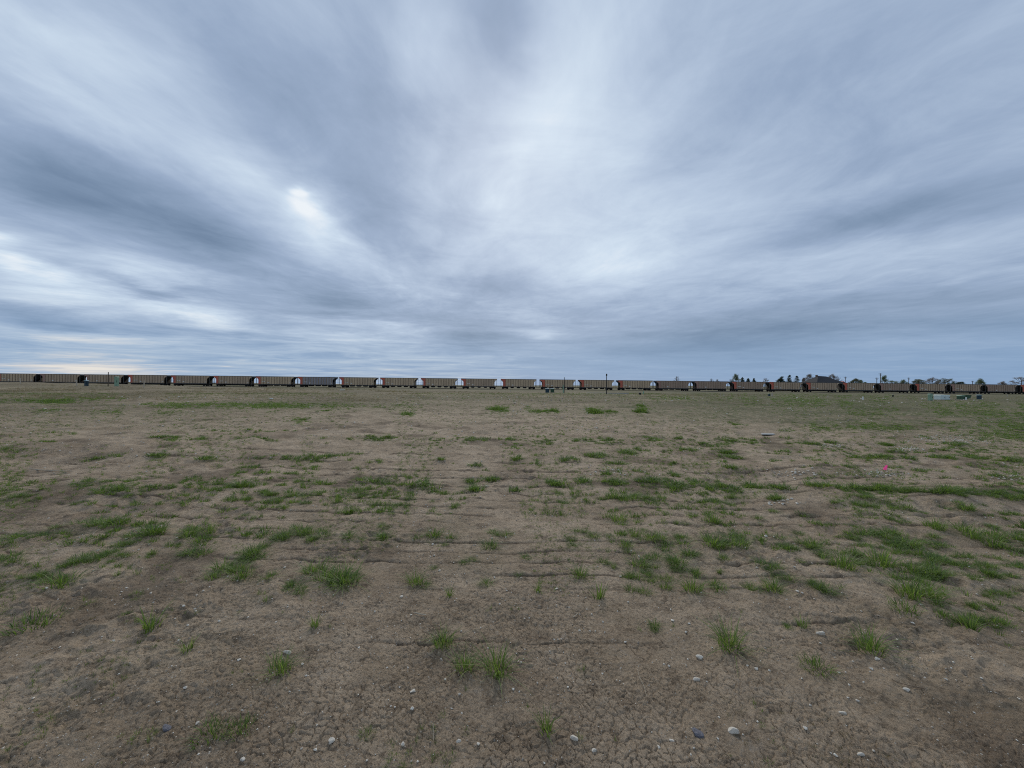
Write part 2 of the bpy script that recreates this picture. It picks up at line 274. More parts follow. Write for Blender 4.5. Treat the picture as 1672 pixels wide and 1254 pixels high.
def soil_material():
    m = bpy.data.materials.new('soil'); m.use_nodes = True; t = m.node_tree; L = t.links.new; N = t.nodes.new
    b = t.nodes['Principled BSDF']; b.inputs['Roughness'].default_value = .95; b.inputs['Specular IOR Level'].default_value = .12
    co = N('ShaderNodeTexCoord').outputs['Object']
    def ns(scale, det=5, ro=.6, off=0., dist=0.):
        mp = N('ShaderNodeMapping'); mp.inputs[1].default_value = (off, off * 1.7, 0); L(co, mp.inputs[0])
        n = N('ShaderNodeTexNoise'); n.inputs['Scale'].default_value = scale; n.inputs['Detail'].default_value = det; n.inputs['Roughness'].default_value = ro; n.inputs['Distortion'].default_value = dist; L(mp.outputs[0], n.inputs[0]); return n.outputs[0]
    def mr(v, a, b_, c=0., d=1.):
        r = N('ShaderNodeMapRange'); r.interpolation_type = 'SMOOTHSTEP'; L(v, r.inputs[0])
        for i, q_ in enumerate((a, b_, c, d)): r.inputs[i + 1].default_value = q_
        return r.outputs[0]
    def mix(f, a, c, blend='MIX'):
        x = N('ShaderNodeMix'); x.data_type = 'RGBA'; x.blend_type = blend
        for i, v in ((0, f), (6, a), (7, c)):
            if isinstance(v, bpy.types.NodeSocket): L(v, x.inputs[i])
            elif i == 0: x.inputs[0].default_value = v
            else: x.inputs[i].default_value = (*v, 1)
        return x.outputs[2]
    def mul(a, c):
        x = N('ShaderNodeMath'); x.operation = 'MULTIPLY'
        for i, v in enumerate((a, c)):
            if isinstance(v, bpy.types.NodeSocket): L(v, x.inputs[i])
            else: x.inputs[i].default_value = v
        return x.outputs[0]
    c = mix(mr(ns(1.1, 6, .62, 3), .38, .66), SOIL_A, SOIL_B)
    c = mix(mul(mr(ns(.28, 5, .6, 9), .5, .72), .75), c, SOIL_C)
    c = mix(mul(mr(ns(7, 7, .75, 5), .50, .64), .65), c, SOIL_D); c = mix(mul(mr(ns(22, 6, .75, 15), .52, .66), .5), c, SOIL_C); c = mix(mul(mr(ns(2.6, 7, .7, 25), .5, .66), .5), c, SOIL_C)
    c = mix(mul(mr(ns(60, 5, .7, 1), .48, .66), .5), c, SOIL_B)
    c = mix(mul(mr(ns(48, 7, .8, 31), .53, .62), .6), c, SOIL_D)  # dark flecks here and below paint crumb shadows into the soil colour
    c = mix(mul(mr(ns(17, 8, .82, 33), .54, .62), .55), c, SOIL_B)
    c = mix(mul(mr(ns(13, 8, .82, 35), .55, .63), .6), c, SOIL_D)
    c = mix(mul(mr(ns(5, 9, .85, 37), .55, .62), .5), c, (.40, .33, .255))
    # pale grit sprinkled in the crust
    vo = N('ShaderNodeTexVoronoi'); vo.inputs['Scale'].default_value = 75; L(co, vo.inputs['Vector'])
    sc_ = N('ShaderNodeSeparateColor'); L(vo.outputs['Color'], sc_.inputs[0])
    grit = mul(mr(sc_.outputs[0], .955, .96), mr(vo.outputs['Distance'], .34, .26))
    c = mix(mul(grit, .8), c, (.42, .39, .34))
    # attributes: ground cover, lawn-like cover, darker soil (furrows, patches, far field)
    at = N('ShaderNodeAttribute'); at.attribute_name = 'cover'; s3 = N('ShaderNodeSeparateColor'); L(at.outputs['Color'], s3.inputs[0])
    gn = mr(ns(26, 6, .7, 12), .36, .6); gn2 = mr(ns(4., 6, .7, 2), .3, .62)
    c = mix(mul(mul(s3.outputs[2], mr(ns(3, 5, .6, 7), .3, .6, .5, 1)), .8), c, SOIL_D)
    c = mix(mul(s3.outputs[0], mul(gn, .85)), c, (.052, .085, .026))
    c = mix(mul(s3.outputs[1], mul(gn2, .8)), c, (.078, .10, .036))
    L(c, b.inputs['Base Color'])
    # relief finer than the mesh
    v2 = N('ShaderNodeTexVoronoi'); v2.feature = 'DISTANCE_TO_EDGE'; v2.inputs['Scale'].default_value = 34
    wr = N('ShaderNodeTexNoise'); wr.inputs['Scale'].default_value = 18; wr.inputs['Detail'].default_value = 3; L(co, wr.inputs[0])
    va = N('ShaderNodeVectorMath'); va.operation = 'MULTIPLY_ADD'; L(wr.outputs['Color'], va.inputs[0]); va.inputs[1].default_value = (.06, .06, .06); L(co, va.inputs[2]); L(va.outputs[0], v2.inputs['Vector'])
    hcr = mr(v2.outputs['Distance'], 0, .09)
    bp = N('ShaderNodeBump'); bp.inputs['Distance'].default_value = .004; bp.inputs['Strength'].default_value = .7; L(hcr, bp.inputs['Height'])
    bp3 = N('ShaderNodeBump'); bp3.inputs['Distance'].default_value = .09; bp3.inputs['Strength'].default_value = .7; L(ns(9, 9, .8, 4), bp3.inputs['Height']); L(bp.outputs[0], bp3.inputs['Normal'])
    bp2 = N('ShaderNodeBump'); bp2.inputs['Distance'].default_value = .012; bp2.inputs['Strength'].default_value = .8; L(ns(38, 8, .72), bp2.inputs['Height']); L(bp3.outputs[0], bp2.inputs['Normal'])
    L(bp2.outputs[0], b.inputs['Normal'])
    return m
SOIL_A = (.375, .282, .188); SOIL_B = (.535, .415, .290); SOIL_C = (.258, .187, .124); SOIL_D = (.112, .080, .053)
M = {}
M['soil'] = soil_material()

# ------------------------------------------------------------------ mesh helpers
def mesh_np(name, V, Fq, mats=None, smooth=False):
    V = np.asarray(V, np.float32); me = bpy.data.meshes.new(name)
    me.vertices.add(len(V)); me.vertices.foreach_set('co', V.ravel())
    tot = sum(f.size for f in Fq); npol = sum(len(f) for f in Fq)
    me.loops.add(tot); me.polygons.add(npol)
    me.loops.foreach_set('vertex_index', np.concatenate([f.ravel() for f in Fq]).astype(np.int32))
    st = []; o = 0
    for f in Fq:
        st.append(o + np.arange(len(f)) * f.shape[1]); o += f.size
    me.polygons.foreach_set('loop_start', np.concatenate(st).astype(np.int32))
    me.polygons.foreach_set('use_smooth', np.full(npol, smooth))
    for m in mats or []: me.materials.append(m)
    me.update(calc_edges=True); return me
def link(name, me, parent=None, loc=None, rot=None, sc=None):
    o = bpy.data.objects.new(name, me); COL.objects.link(o)
    if parent: o.parent = parent
    if loc is not None: o.location = loc
    if rot is not None: o.rotation_euler = rot
    if sc is not None: o.scale = sc
    return o
def tag(o, label=None, cat=None, group=None, kind=None):
    for k, v in (('label', label), ('category', cat), ('group', group), ('kind', kind)):
        if v: o[k] = v
    return o

# ------------------------------------------------------------------ ground
def build_ground():
    th = np.concatenate([np.radians(np.arange(-180, -66, 4.)), np.linspace(-rad(64), rad(64), 1150), np.radians(np.arange(68, 180, 4.))])
    r = [0.02, .5, 1., 1.35]
    while r[-1] < 1500:
        q_ = r[-1]
        if q_ < 1.5: d = .02
        elif q_ < 3.6: d = .0027 * q_
        elif q_ < 12: d = .0027 * q_ * (q_ / 3.6) ** .8
        elif q_ < 90: d = .0105 * q_
        else: d = .03 * q_
        r.append(q_ + d)
    r = np.array(r); nr, nt = len(r), len(th)
    R, TH = np.meshgrid(r, th, indexing='ij'); x = R * np.sin(TH); y = R * np.cos(TH)
    sp = R * .0026
    h = macro(x, y)
    act = (R > 1.45) & (R < 14) & (np.abs(TH) < rad(64.5))
    xa, ya, sa = x[act], y[act], sp[act]
    fade = lambda lam: np.clip(lam / (3.2 * sa) - .4, 0, 1)
    far = np.clip(1.3 - sa / .03, 0, 1)
    d = furrow(xa, ya)
    tilt = n2(xa, ya, .5, 31)
    grow = 1 + .9 * sst(np.hypot(xa, ya), 2.5, 6)
    for lam, amp, s in ((.8, .012, 32), (.33, .009, 33), (.16, .0055, 34), (.075, .0036, 35), (.036, .0022, 36), (.018, .0013, 37)):
        d += amp * n2(xa, ya, lam, s) * fade(lam) * (1 + .5 * tilt) * grow
    clod = sst(n2(xa, ya, .9, 51) + .5 * n2(xa, ya, .3, 52), -.2, .8)
    for lam, amp, s in ((.2, .012, 43), (.10, .008, 41), (.05, .005, 42)):
        d += (clod * .8 + .2) * amp * (1 - np.abs(n2(xa, ya, lam, s)) * 2.2) * fade(lam) * grow
    wx = xa + .016 * n2(xa, ya, .06, 61) + .009 * n2(xa, ya, .021, 62) + .003 * n2(xa, ya, .008, 65); wy = ya + .016 * n2(xa, ya, .06, 63) + .009 * n2(xa, ya, .021, 64) + .003 * n2(xa, ya, .008, 66)
    e1, id1 = voro(wx, wy, .050, 5, 1.); e2, id2 = voro(wx, wy, .025, 6, 1.); e3, id3 = voro(wx + .3, wy, .12, 7)
    m1 = sst(n2(xa, ya, .3, 71) + .4 * n2(xa, ya, .09, 74), -.9, .2); m2 = sst(n2(xa, ya, .22, 72), -.7, .3) * (1 - clod * .5); m3 = .7 * sst(n2(xa, ya, .4, 73), -.1, .6)
    wdt = np.maximum(.0013, sa * .38)
    cr1 = np.exp(-(e1 / wdt) ** 2) * m1; cr2 = np.exp(-(e2 / (wdt * .85)) ** 2) * m2; cr3 = np.exp(-(e3 / (wdt * 1.15)) ** 2) * m3
    fd = np.clip(1.3 - sa / .02, 0, 1)
    d -= fd * np.maximum(np.maximum(cr1 * .0095, cr2 * .0045), cr3 * .013)
    d += fd * (.0006 * (1 - np.exp(-e1 / .006)) + .0014 * (id1 - .5) + .0003 * (1 - np.exp(-e2 / .005)) + .0008 * (id2 - .5))
    h[act] += d
    # far-field lumps
    far_ = (R >= 9) & (R < 140) & (np.abs(TH) < rad(64.5)) & (h < 3)
    xf, yf = x[far_], y[far_]; sf = sp[far_]; wf = sst(R[far_], 9, 14)
    hh = 0
    for lam, amp, s in ((2.4, .035, 81), (1.1, .04, 82), (.5, .045, 83), (.26, .035, 84)):
        hh = hh + amp * n2(xf, yf, lam, s) * np.clip(lam / (3 * sf) - .4, 0, 1)
    h[far_] += hh * wf
    # attributes
    g = np.zeros_like(R); gb = np.zeros_like(R); dk = np.zeros_like(R)
    def blob(arr, bx, by, rx, ry, a, wob=.5):
        rr = math.hypot(bx, by); tt = math.atan2(bx, by); ext = 2.2
        ir0, ir1 = np.searchsorted(r, [max(rr - ext * max(rx, ry), .1), rr + ext * max(rx, ry)])
        dt = ext * max(rx, ry) / rr
        it0, it1 = np.searchsorted(th, [tt - dt, tt + dt])
        sl = (slice(ir0, ir1), slice(it0, it1)); X, Y = x[sl], y[sl]
        if X.size == 0: return
        dd = ((X - bx) / rx) ** 2 + ((Y - by) / ry) ** 2
        if wob: dd = dd * (1 + wob * n2(X, Y, max(rx, .05) * .5, 91))
        arr[sl] = np.maximum(arr[sl], a * np.exp(-np.clip(dd, 0, 30)))
    for v in NEAR:
        bx, by = ground_at(v[0], v[1]); rx = v[2] / 2 * by / F
        blob(g, bx, by, rx * .9, min(rx * 1.1, by * by * 6 / (EYE * F) + .04), (.28, .5, .7)[int(v[3])])
    for x0, x1, py, tk, dn in STRIPS:
        bx, by = ground_at((x0 + x1) / 2, py); rx = (x1 - x0) / 2 * by / F
        bx1, by1 = ground_at((x0 + x1) / 2, py - tk / 2); bx2, by2 = ground_at((x0 + x1) / 2, py + tk / 2)
        blob(g, bx, by, rx, max(abs(by1 - by2), .1) * .7, min(.42 * dn, .85))
    u = x / np.maximum(y, .1)
    near_n = sst(n2(x, y, 1.1, 95) + .6 * n2(x, y, .4, 96), .25, 1.0) * sst(R, 2.0, 4)
    g = np.clip(np.maximum(g, .16 * near_n), 0, 1)
    lawn = (.35 + .65 * sst(u, .0, .6)) * sst(R, 11, 30) * (.85 + .5 * n2(x, y, 9, 97) + .3 * n2(x, y, 3, 98) + .2 * n2(x, y, 1.1, 101))
    lawn = np.maximum(lawn, sst(R, 95, 130) * .65) + .25 * sst(R, 25, 60)
    gb = np.clip(lawn, 0, 1)
    dk = np.clip(-furrow(x, y) / .008, 0, 1) * sst(R, 1.4, 2) * (R < 12)  # soil colour darker along the furrows, then in patches and far off
    dk = np.maximum(dk, .8 * sst(n2(x, y, 1.3, 99) + .5 * n2(x, y, .4, 100), .35, .95))
    dk = np.maximum(dk, sst(R, 18, 42) * np.clip(.68 + .25 * sst(R, 80, 110) + .4 * n2(x, y, 7, 102) + .35 * n2(x, y, 2.2, 103), 0, 1))
    V = np.stack([x, y, h], -1).reshape(-1, 3)
    i = np.arange(nr - 1)[:, None] * nt; j = np.arange(nt)[None, :]; j1 = (j + 1) % nt
    Fc = np.stack([i + j, i + j1, i + nt + j1, i + nt + j], -1).reshape(-1, 4)[:, ::-1]
    me = mesh_np('ground', V, [Fc], [M['soil']], True)
    ca = me.color_attributes.new('cover', 'FLOAT_COLOR', 'POINT')
    ca.data.foreach_set('color', np.stack([g, gb, dk, np.ones_like(g)], -1).reshape(-1).astype(np.float32))
    tag(link('ground', me), kind='structure', label='dry cracked brown farm soil with faint drill rows and sparse green')
    return r, th, h
G = build_ground()
_rs, _ts, _H = G; _rl = list(_rs); _tl = list(_ts)
import bisect
def surf(x, y):      # height of the built ground
    r_ = math.hypot(x, y); t_ = math.atan2(x, y)
    i = min(max(bisect.bisect_right(_rl, r_) - 1, 0), len(_rl) - 2); j = min(max(bisect.bisect_right(_tl, t_) - 1, 0), len(_tl) - 2)
    a = min(max((r_ - _rl[i]) / (_rl[i + 1] - _rl[i]), 0), 1); b = min(max((t_ - _tl[j]) / (_tl[j + 1] - _tl[j]), 0), 1)
    return float((_H[i, j] * (1 - b) + _H[i, j + 1] * b) * (1 - a) + (_H[i + 1, j] * (1 - b) + _H[i + 1, j + 1] * b) * a)
def ground_at(px, py):
    d = ray(px, py); t = EYE / max(-d.z, 1e-6)
    if d.z > -.8: t = 150 / d.y
    for _ in range(8):
        x, y = d.x * t, d.y * t
        if y > 400: break
        t = t * .5 + (EYE - surf(x, y)) / max(-d.z, .5) * .5
    return d.x * t, d.y * t
def gz(x, y): return surf(x, y)
# ------------------------------------------------------------------ grass
def blade_set(n, seed, wid=.03, hmin=.45, hmax=1., lean=.6, segs=3, spread=.32, dry=0.):
    rg = np.random.default_rng(seed); V = []; F3 = []; F4 = []; A = []
    for k in range(n):
        az = rg.uniform(0, 2 * math.pi); rr = spread * rg.uniform(0, 1) ** .7
        bx, by = rr * math.cos(az), rr * math.sin(az)
        az2 = az + rg.normal(0, .7); ln = rg.uniform(.1, 1) ** .8 * lean * (0.5 + rr / spread * .8); hh = rg.uniform(hmin, hmax)
        if rg.random() < .12: ln *= 1.8; hh *= .6
        w = wid * rg.uniform(.6, 1.3); px_, py_ = -math.sin(az2), math.cos(az2); o = len(V); col = rg.random()
        tw = rg.normal(0, .5); px_, py_ = px_ * math.cos(tw) - py_ * math.sin(tw), px_ * math.sin(tw) + py_ * math.cos(tw)
        for s in range(segs + 1):
            t = s / segs; z = hh * (t - .32 * t * t * ln * 1.2) * .95 - .03; off = ln * hh * t ** 1.7
            cx_, cy_ = bx + off * math.cos(az2), by + off * math.sin(az2); ww = w * (1 - t) ** .6 * .5
            if s == segs: V.append((cx_, cy_, z)); A.append(col)
            else: V += [(cx_ - px_ * ww, cy_ - py_ * ww, z), (cx_ + px_ * ww, cy_ + py_ * ww, z)]; A += [col, col]
        for s in range(segs - 1):
            a = o + 2 * s; F4.append((a, a + 1, a + 3, a + 2))
        a = o + 2 * (segs - 1); F3.append((a, a + 1, a + 2))
    return np.array(V), np.array(F3, int).reshape(-1, 3), np.array(F4, int).reshape(-1, 4), np.array(A)
def grass_material(name, c1, c2, c3):
    m = bpy.data.materials.new(name); m.use_nodes = True; t = m.node_tree; L = t.links.new; b = t.nodes['Principled BSDF']
    b.inputs['Roughness'].default_value = .55; b.inputs['Specular IOR Level'].default_value = .3
    at = t.nodes.new('ShaderNodeAttribute'); at.attribute_name = 'tone'
    r = t.nodes.new('ShaderNodeValToRGB'); L(at.outputs['Fac'], r.inputs[0]); e = r.color_ramp.elements
    e[0].position = 0; e[0].color = (*c1, 1); e[1].position = .86; e[1].color = (*c2, 1); q_ = e.new(1.0); q_.color = (*c3, 1)
    L(r.outputs[0], b.inputs['Base Color'])
    tr = t.nodes.new('ShaderNodeBsdfTranslucent'); g = t.nodes.new('ShaderNodeMix'); g.data_type = 'RGBA'; g.blend_type = 'MULTIPLY'; g.inputs[0].default_value = 1; L(r.outputs[0], g.inputs[6]); g.inputs[7].default_value = (1.5, 1.6, .9, 1); L(g.outputs[2], tr.inputs[0])
    ms = t.nodes.new('ShaderNodeMixShader'); ms.inputs[0].default_value = .38; L(b.outputs[0], ms.inputs[1]); L(tr.outputs[0], ms.inputs[2]); L(ms.outputs[0], t.nodes['Material Output'].inputs[0])
    return m
M['grass'] = grass_material('grass', (.06, .10, .026), (.19, .265, .066), (.30, .27, .12))
M['weed'] = grass_material('dry_weed', (.10, .075, .045), (.24, .19, .12), (.07, .10, .03))
VAR = [blade_set(105, 100 + i, .024, .3, .95, .95, 3, .36) for i in range(5)]          # full tufts
THIN = [blade_set(16, 200 + i, .03, .3, .9, .6, 3, .25) for i in range(4)]             # sprigs
MID = [blade_set(44, 300 + i, .045, .3, .9, .8, 2, .42) for i in range(5)]             # for the middle distance
FARV = [blade_set(14, 400 + i, .13, .3, .9, .8, 1, .5) for i in range(5)]
WEED = [blade_set(12, 500 + i, .05, .4, 1.1, .55, 1, .5) for i in range(5)]
class Acc:
    def __init__(s): s.V, s.F3, s.F4, s.A, s.n = [], [], [], [], 0
    def add(s, var, x, y, z, sxy, sz, rot, tone):
        V, F3, F4, A = var; c, q_ = math.cos(rot), math.sin(rot)
        s.V.append(np.stack([x + sxy * (V[:, 0] * c - V[:, 1] * q_), y + sxy * (V[:, 0] * q_ + V[:, 1] * c), z + sz * V[:, 2]], -1))
        s.F3.append(F3 + s.n); s.F4.append(F4 + s.n); s.A.append(np.clip(A * .75 + tone, 0, 1) if tone is not None else A); s.n += len(V)
    def mesh(s, name, m):
        f4 = np.concatenate(s.F4) if s.F4 else np.zeros((0, 4), int)
        fl = [np.concatenate(s.F3)] + ([f4] if len(f4) else [])
        me = mesh_np(name, np.concatenate(s.V), fl, [m], False)
        a = me.attributes.new('tone', 'FLOAT', 'POINT'); a.data.foreach_set('value', np.concatenate(s.A).astype(np.float32)); return me
R1 = random.Random(5)
acc_g = Acc()
for v in NEAR:
    px, py, w, b = v[:4]; x, y = ground_at(px, py); k = y / F; rx = w * k / 2
    hm = (v[4] * k) if len(v) > 4 else None
    if y < 6.2:
        if b == 0:
            for i in range(max(1, int(w / 9))):
                xx = x + R1.uniform(-rx, rx) * .9; yy = y + R1.uniform(-.4, .5) * rx; s = min(.11, max(.05, rx)) * R1.uniform(.7, 1.1)
                acc_g.add(THIN[R1.randrange(4)], xx, yy, gz(xx, yy), s, s * .9, R1.uniform(0, 6.3), R1.uniform(-.05, .1))
        else:
            cs = R1.uniform(.16, .24) if b == 2 else .14
            n = max(1, round(2 * rx / (cs * .8))); ry = min(max(rx * .55, .03), .22)
            for i in range(int(n * (2.3 if b == 2 else 1.8)) if n > 1 else 1):
                if n > 1 and R1.random() < .15: continue
                xx = x + (((i % n) + .5) / n - .5) * 2 * rx * .95 + R1.gauss(0, .03); yy = y + (R1.gauss(0, ry * .7) if n > 1 else 0); s = min(cs, 2 * rx) * R1.uniform(.75, 1.5)
                z = (hm or s * (.62 if b == 2 else .5)) * R1.uniform(.6, 1.1)
                acc_g.add(VAR[R1.randrange(5)], xx, yy, gz(xx, yy), s, z, R1.uniform(0, 6.3), R1.uniform(0, .2) if b == 2 else R1.uniform(-.08, .1))
    else:
        cs = .3; ry = min(rx * .8, .6)
        n = max(1, int(rx * (.4 + ry) * (8, 14, 21)[int(b)] / .35) + (2, 3, 4)[int(b)])
        for i in range(min(n, 60)):
            a, rr = R1.uniform(0, 6.28), R1.random() ** .6; xx = x + rx * rr * math.cos(a); yy = y + ry * rr * math.sin(a); s = R1.uniform(.10, .34)
            acc_g.add(MID[R1.randrange(5)], xx, yy, gz(xx, yy), s, (hm or s * .55) * R1.uniform(.7, 1), R1.uniform(0, 6.3), R1.uniform(0, .2) if b == 2 else R1.uniform(-.1, .1))
# strips
for x0, x1, py, tk, dn in STRIPS:
    area = (x1 - x0) * tk; gx, gy = ground_at((x0 + x1) / 2, py); spx = max(4.5, .16 * F / gy); n = int(area * dn * 6.5 / spx ** 1.6)
    for i in range(n):
        px = R1.uniform(x0, x1) if R1.random() < .6 else R1.gauss((x0 + x1) / 2, (x1 - x0) * .36); pyy = py + R1.gauss(0, tk * .45)
        x, y = ground_at(px, pyy)
        if y > 140: continue
        k = y / F; s = max(4.5 * k, .14) * R1.uniform(.6, 1.2); var = MID if y < 14 else FARV
        if n2(np.array([x]), np.array([y]), y * .04 + .1, 15)[0] + .6 * n2(np.array([x]), np.array([y]), y * .012 + .05, 16)[0] < R1.uniform(-.5, .2) - (.4 if dn > 1.5 else 0): continue
        acc_g.add(var[R1.randrange(5)], x, y, surf(x, y), s, min(s * .55, .3 if dn < 1.7 else .4) , R1.uniform(0, 6.3), R1.uniform(-.05, .2) if dn > 1 else R1.uniform(-.1, .12))
for px, py, w, hp in ((813, 670, 28, 12), (806, 669, 12, 9), (885, 672, 44, 6), (904, 672, 16, 9), (972, 674, 22, 14), (963, 669, 10, 9), (998, 673, 24, 7), (1047, 673, 15, 15), (1045, 663, 9, 8), (664, 677, 16, 8), (862, 665, 10, 5), (497, 685, 16, 7), (1202, 694, 11, 9), (82, 656, 50, 7), (50, 655, 16, 5), (103, 653, 20, 6), (532, 671, 12, 6), (447, 672, 10, 5)):
    x, y = ground_at(px, py); k = y / F
    for i in range(int(6 + w * hp / 6)):
        xx = x + R1.gauss(0, w * k * .24); yy = y + R1.gauss(0, .35); acc_g.add((MID if R1.random() < .4 else FARV)[R1.randrange(5)], xx, yy, gz(xx, yy), hp * k * R1.uniform(.5, 1.0) , hp * k * R1.uniform(.5, 1.05) * math.exp(-((xx - x) / (w * k * .5)) ** 2), R1.uniform(0, 6.3), R1.uniform(-.15, .15))
# smaller tufts standing along the drill rows
for i in range(3600):
    f_ = R1.choice(FUR[4:] + [10.4, 11.6, 13]); x = R1.uniform(-1.5, 1.5) * f_; y = f_ + .012 * abs(x) ** 1.4 + R1.gauss(0, .035 * f_ / 3); u_ = x / y
    c = n2(np.array([x]), np.array([y * 1.0]), .8 + .1 * y, 65)[0] + .6 * n2(np.array([x]), np.array([y]), .25 + .03 * y, 66)[0]
    if c < .42 - (.2 if u_ > .15 and y < 6.5 else .1 if y > 5 else 0) - (.1 if u_ < -.9 else 0): continue
    s = R1.uniform(.05, .13) * (1 + .08 * y)
    acc_g.add((THIN if y < 5 and R1.random() < .5 else MID if y > 4 else VAR)[R1.randrange(4)], x, y, gz(x, y), s, s * .6, R1.uniform(0, 6.3), R1.uniform(-.1, .15))
# scattered sprigs everywhere, thin, clustered
for i in range(52000):
    px = R1.uniform(-200, 1900); py = 642 + (1300 - 650) * R1.random() ** 2.4
    if py < hor(px) + 10: continue
    x, y = ground_at(px, py)
    if y > 110: continue
    if py > 1010 and R1.random() < .8: continue
    c = n2(np.array([x, x]), np.array([y, y]), y * .13 + .15, 25)[0] + .7 * n2(np.array([x, x]), np.array([y, y]), y * .04 + .05, 26)[0]
    if c < (.05 if py < 900 else .50 + .0006 * (py - 900)) - (.45 if px > 1000 and py < 740 else .3 if py < 690 else 0) + R1.gauss(0, .12): continue
    k = y / F
    if y < 5: s = R1.uniform(.03, .075); var = THIN
    elif y < 14: s = R1.uniform(.08, .18); var = THIN
    else: s = max(3. * k, .12) * R1.uniform(.5, 1.1); var = FARV
    acc_g.add(var[R1.randrange(4)], x, y, gz(x, y), s, s * .5, R1.uniform(0, 6.3), R1.uniform(-.15, .1))
# dry standing weeds on the rise and along the far edge of the field
acc_w = Acc()
for i in range(24000):
    px = R1.uniform(-90, 1250) if R1.random() < .85 else R1.uniform(1100, 1750)
    py = hor(px) + R1.uniform(6.2, 30) if px < 620 else hor(px) + 11 + abs(R1.gauss(0, 9))
    x, y = ground_at(px, py)
    if y > 125: continue
    k = y / F; c = n2(np.array([x, x]), np.array([y, y]), 7., 35)[0]
    if c < R1.uniform(-.9, .5): continue
    s = max(3.2 * k, .15) * R1.uniform(.5, 1.2)
    acc_w.add(WEED[R1.randrange(5)], x, y, surf(x, y) - .02, s * 1.3, s * R1.uniform(.5, 1.1) * (1 if px < 700 else .6), R1.uniform(0, 6.3), None)
for i in range(2200):      # dead stubble lying in the nearer field
    px = R1.uniform(-100, 1780); py = 660 + 600 * R1.random() ** 1.8; x, y = ground_at(px, py); s = R1.uniform(.03, .07) + .004 * y
    if n2(np.array([x]), np.array([y]), .9, 45)[0] < .1: continue
    acc_w.add(THIN[R1.randrange(4)] if y < 4 else WEED[R1.randrange(5)], x, y, gz(x, y), s, s * .3, R1.uniform(0, 6.3), None)
tag(link('grass', acc_g.mesh('grass', M['grass'])), 'young green grass sprouting in patches and rows over bare soil', 'grass', kind='stuff')
tag(link('dry_weeds', acc_w.mesh('dry_weeds', M['weed'])), 'dry brown weeds and stubble along the far edge of the field', 'weeds', kind='stuff')

# single tufts near the camera: px, py, width px, kind, label
GT = [
 (813, 1098, 54, 'f', 'fullest bright grass tuft, right one of the trio in the lower middle'),
 (759, 1095, 40, 'f', 'bright grass tuft at the lower left of the trio in the lower middle'),
 (724, 1055, 38, 'f', 'grass tuft at the top of the trio in the lower middle'),
 (892, 1199, 44, 't', 'loose grass tuft with one long upright blade at the bottom middle'),
 (457, 1100, 44, 'f', 'grass tuft with a flat white stone behind it, lower left'),
 (600, 1202, 24, 'd', 'small dense dark grass tuft near the bottom edge, left of middle'),
 (246, 1031, 46, 't', 'medium grass tuft alone on bare soil left of the lone sprig'),
 (305, 1066, 30, 't', 'light thin grass tuft below and right of a medium tuft on the left'),
 (56, 1023, 62, 'd', 'wide low grass tuft close to the left edge'),
 (345, 1202, 52, 'd', 'low mossy grass clump, left half of the row at the bottom left'),
 (392, 1197, 44, 'd', 'low mossy grass clump, right half of the row at the bottom left'),
 (514, 1027, 14, 't', 'narrow upright grass sprig between two bare patches, left of middle'),
 (1194, 1060, 54, 'f', 'spreading grass tuft alone on cracked soil right of middle'),
 (1423, 1066, 54, 'f', 'spreading grass tuft with a pale stone just below it, right side'),
 (1333, 1094, 46, 'd', 'dark grass tuft leaning right, lowest one on the right'),
 (1584, 1030, 38, 't', 'tall grass tuft leaning left near the right edge'),
 (1310, 1027, 20, 't', 'small yellow green grass tuft above the long pale stone'),
 (1480, 1001, 44, 'd', 'flat grass tuft just below the thick grass bed on the right'),
 (1488, 977, 50, 'f', 'left half of the thick grass bed on the right'),
 (1516, 978, 46, 'f', 'right half of the thick grass bed on the right'),
 (1131, 968, 36, 'f', 'tall bright grass tuft right of middle at the foot of a grass group'),
 (978, 980, 32, 't', 'grass tuft with a short dead stalk at its left, middle of the field'),
 (878, 970, 20, 't', 'narrow bright upright grass tuft left of a white stone'),
 (945, 945, 28, 'f', 'small round grass tuft alone in the middle, above the white stone'),
 (734, 977, 16, 't', 'narrow upright grass tuft to the right of a round white pebble'),
 (678, 957, 32, 'f', 'bright grass tuft above the pale straw, left of middle'),
 (1262, 968, 34, 'f', 'grass tuft at the right end of the middle row, beside tyre rut'),
 (1440, 928, 50, 'f', 'broad bright grass tuft, right one of two above the grass bed'),
 (1378, 931, 46, 'f', 'broad bright grass tuft, left one of two above the grass bed'),
]
TM = {}
for kd, args in (('f', (120, .024, .4, 1., 1.05, 4, .3)), ('t', (46, .03, .35, 1.15, .7, 4, .2)), ('d', (150, .022, .25, .6, .7, 3, .42))):
    TM[kd] = []
    for i in range(3):
        V, F3, F4, A = blade_set(args[0], 900 + i + ord(kd), *args[1:4], args[4], args[5], args[6])
        me = mesh_np('grass_tuft', V, [F3, F4], [M['grass']], False)
        a = me.attributes.new('tone', 'FLOAT', 'POINT'); a.data.foreach_set('value', np.clip(A * .85 + (.1 if kd != 'd' else -.08), 0, 1).astype(np.float32)); TM[kd].append(me)
for i, (px, py, w, kd, lb) in enumerate(GT):
    x, y = ground_at(px, py - 4); s = w * y / F * 1.2
    if kd == 't': s = max(s, .13)
    tag(link('grass_tuft', TM[kd][i % 3], None, (x, y, gz(x, y) - .004), (0, 0, R1.uniform(0, 6.3)), (s, s, s * (.78 if kd != 'd' else .62))), lb, 'grass tuft', 'single grass tufts on the near soil')

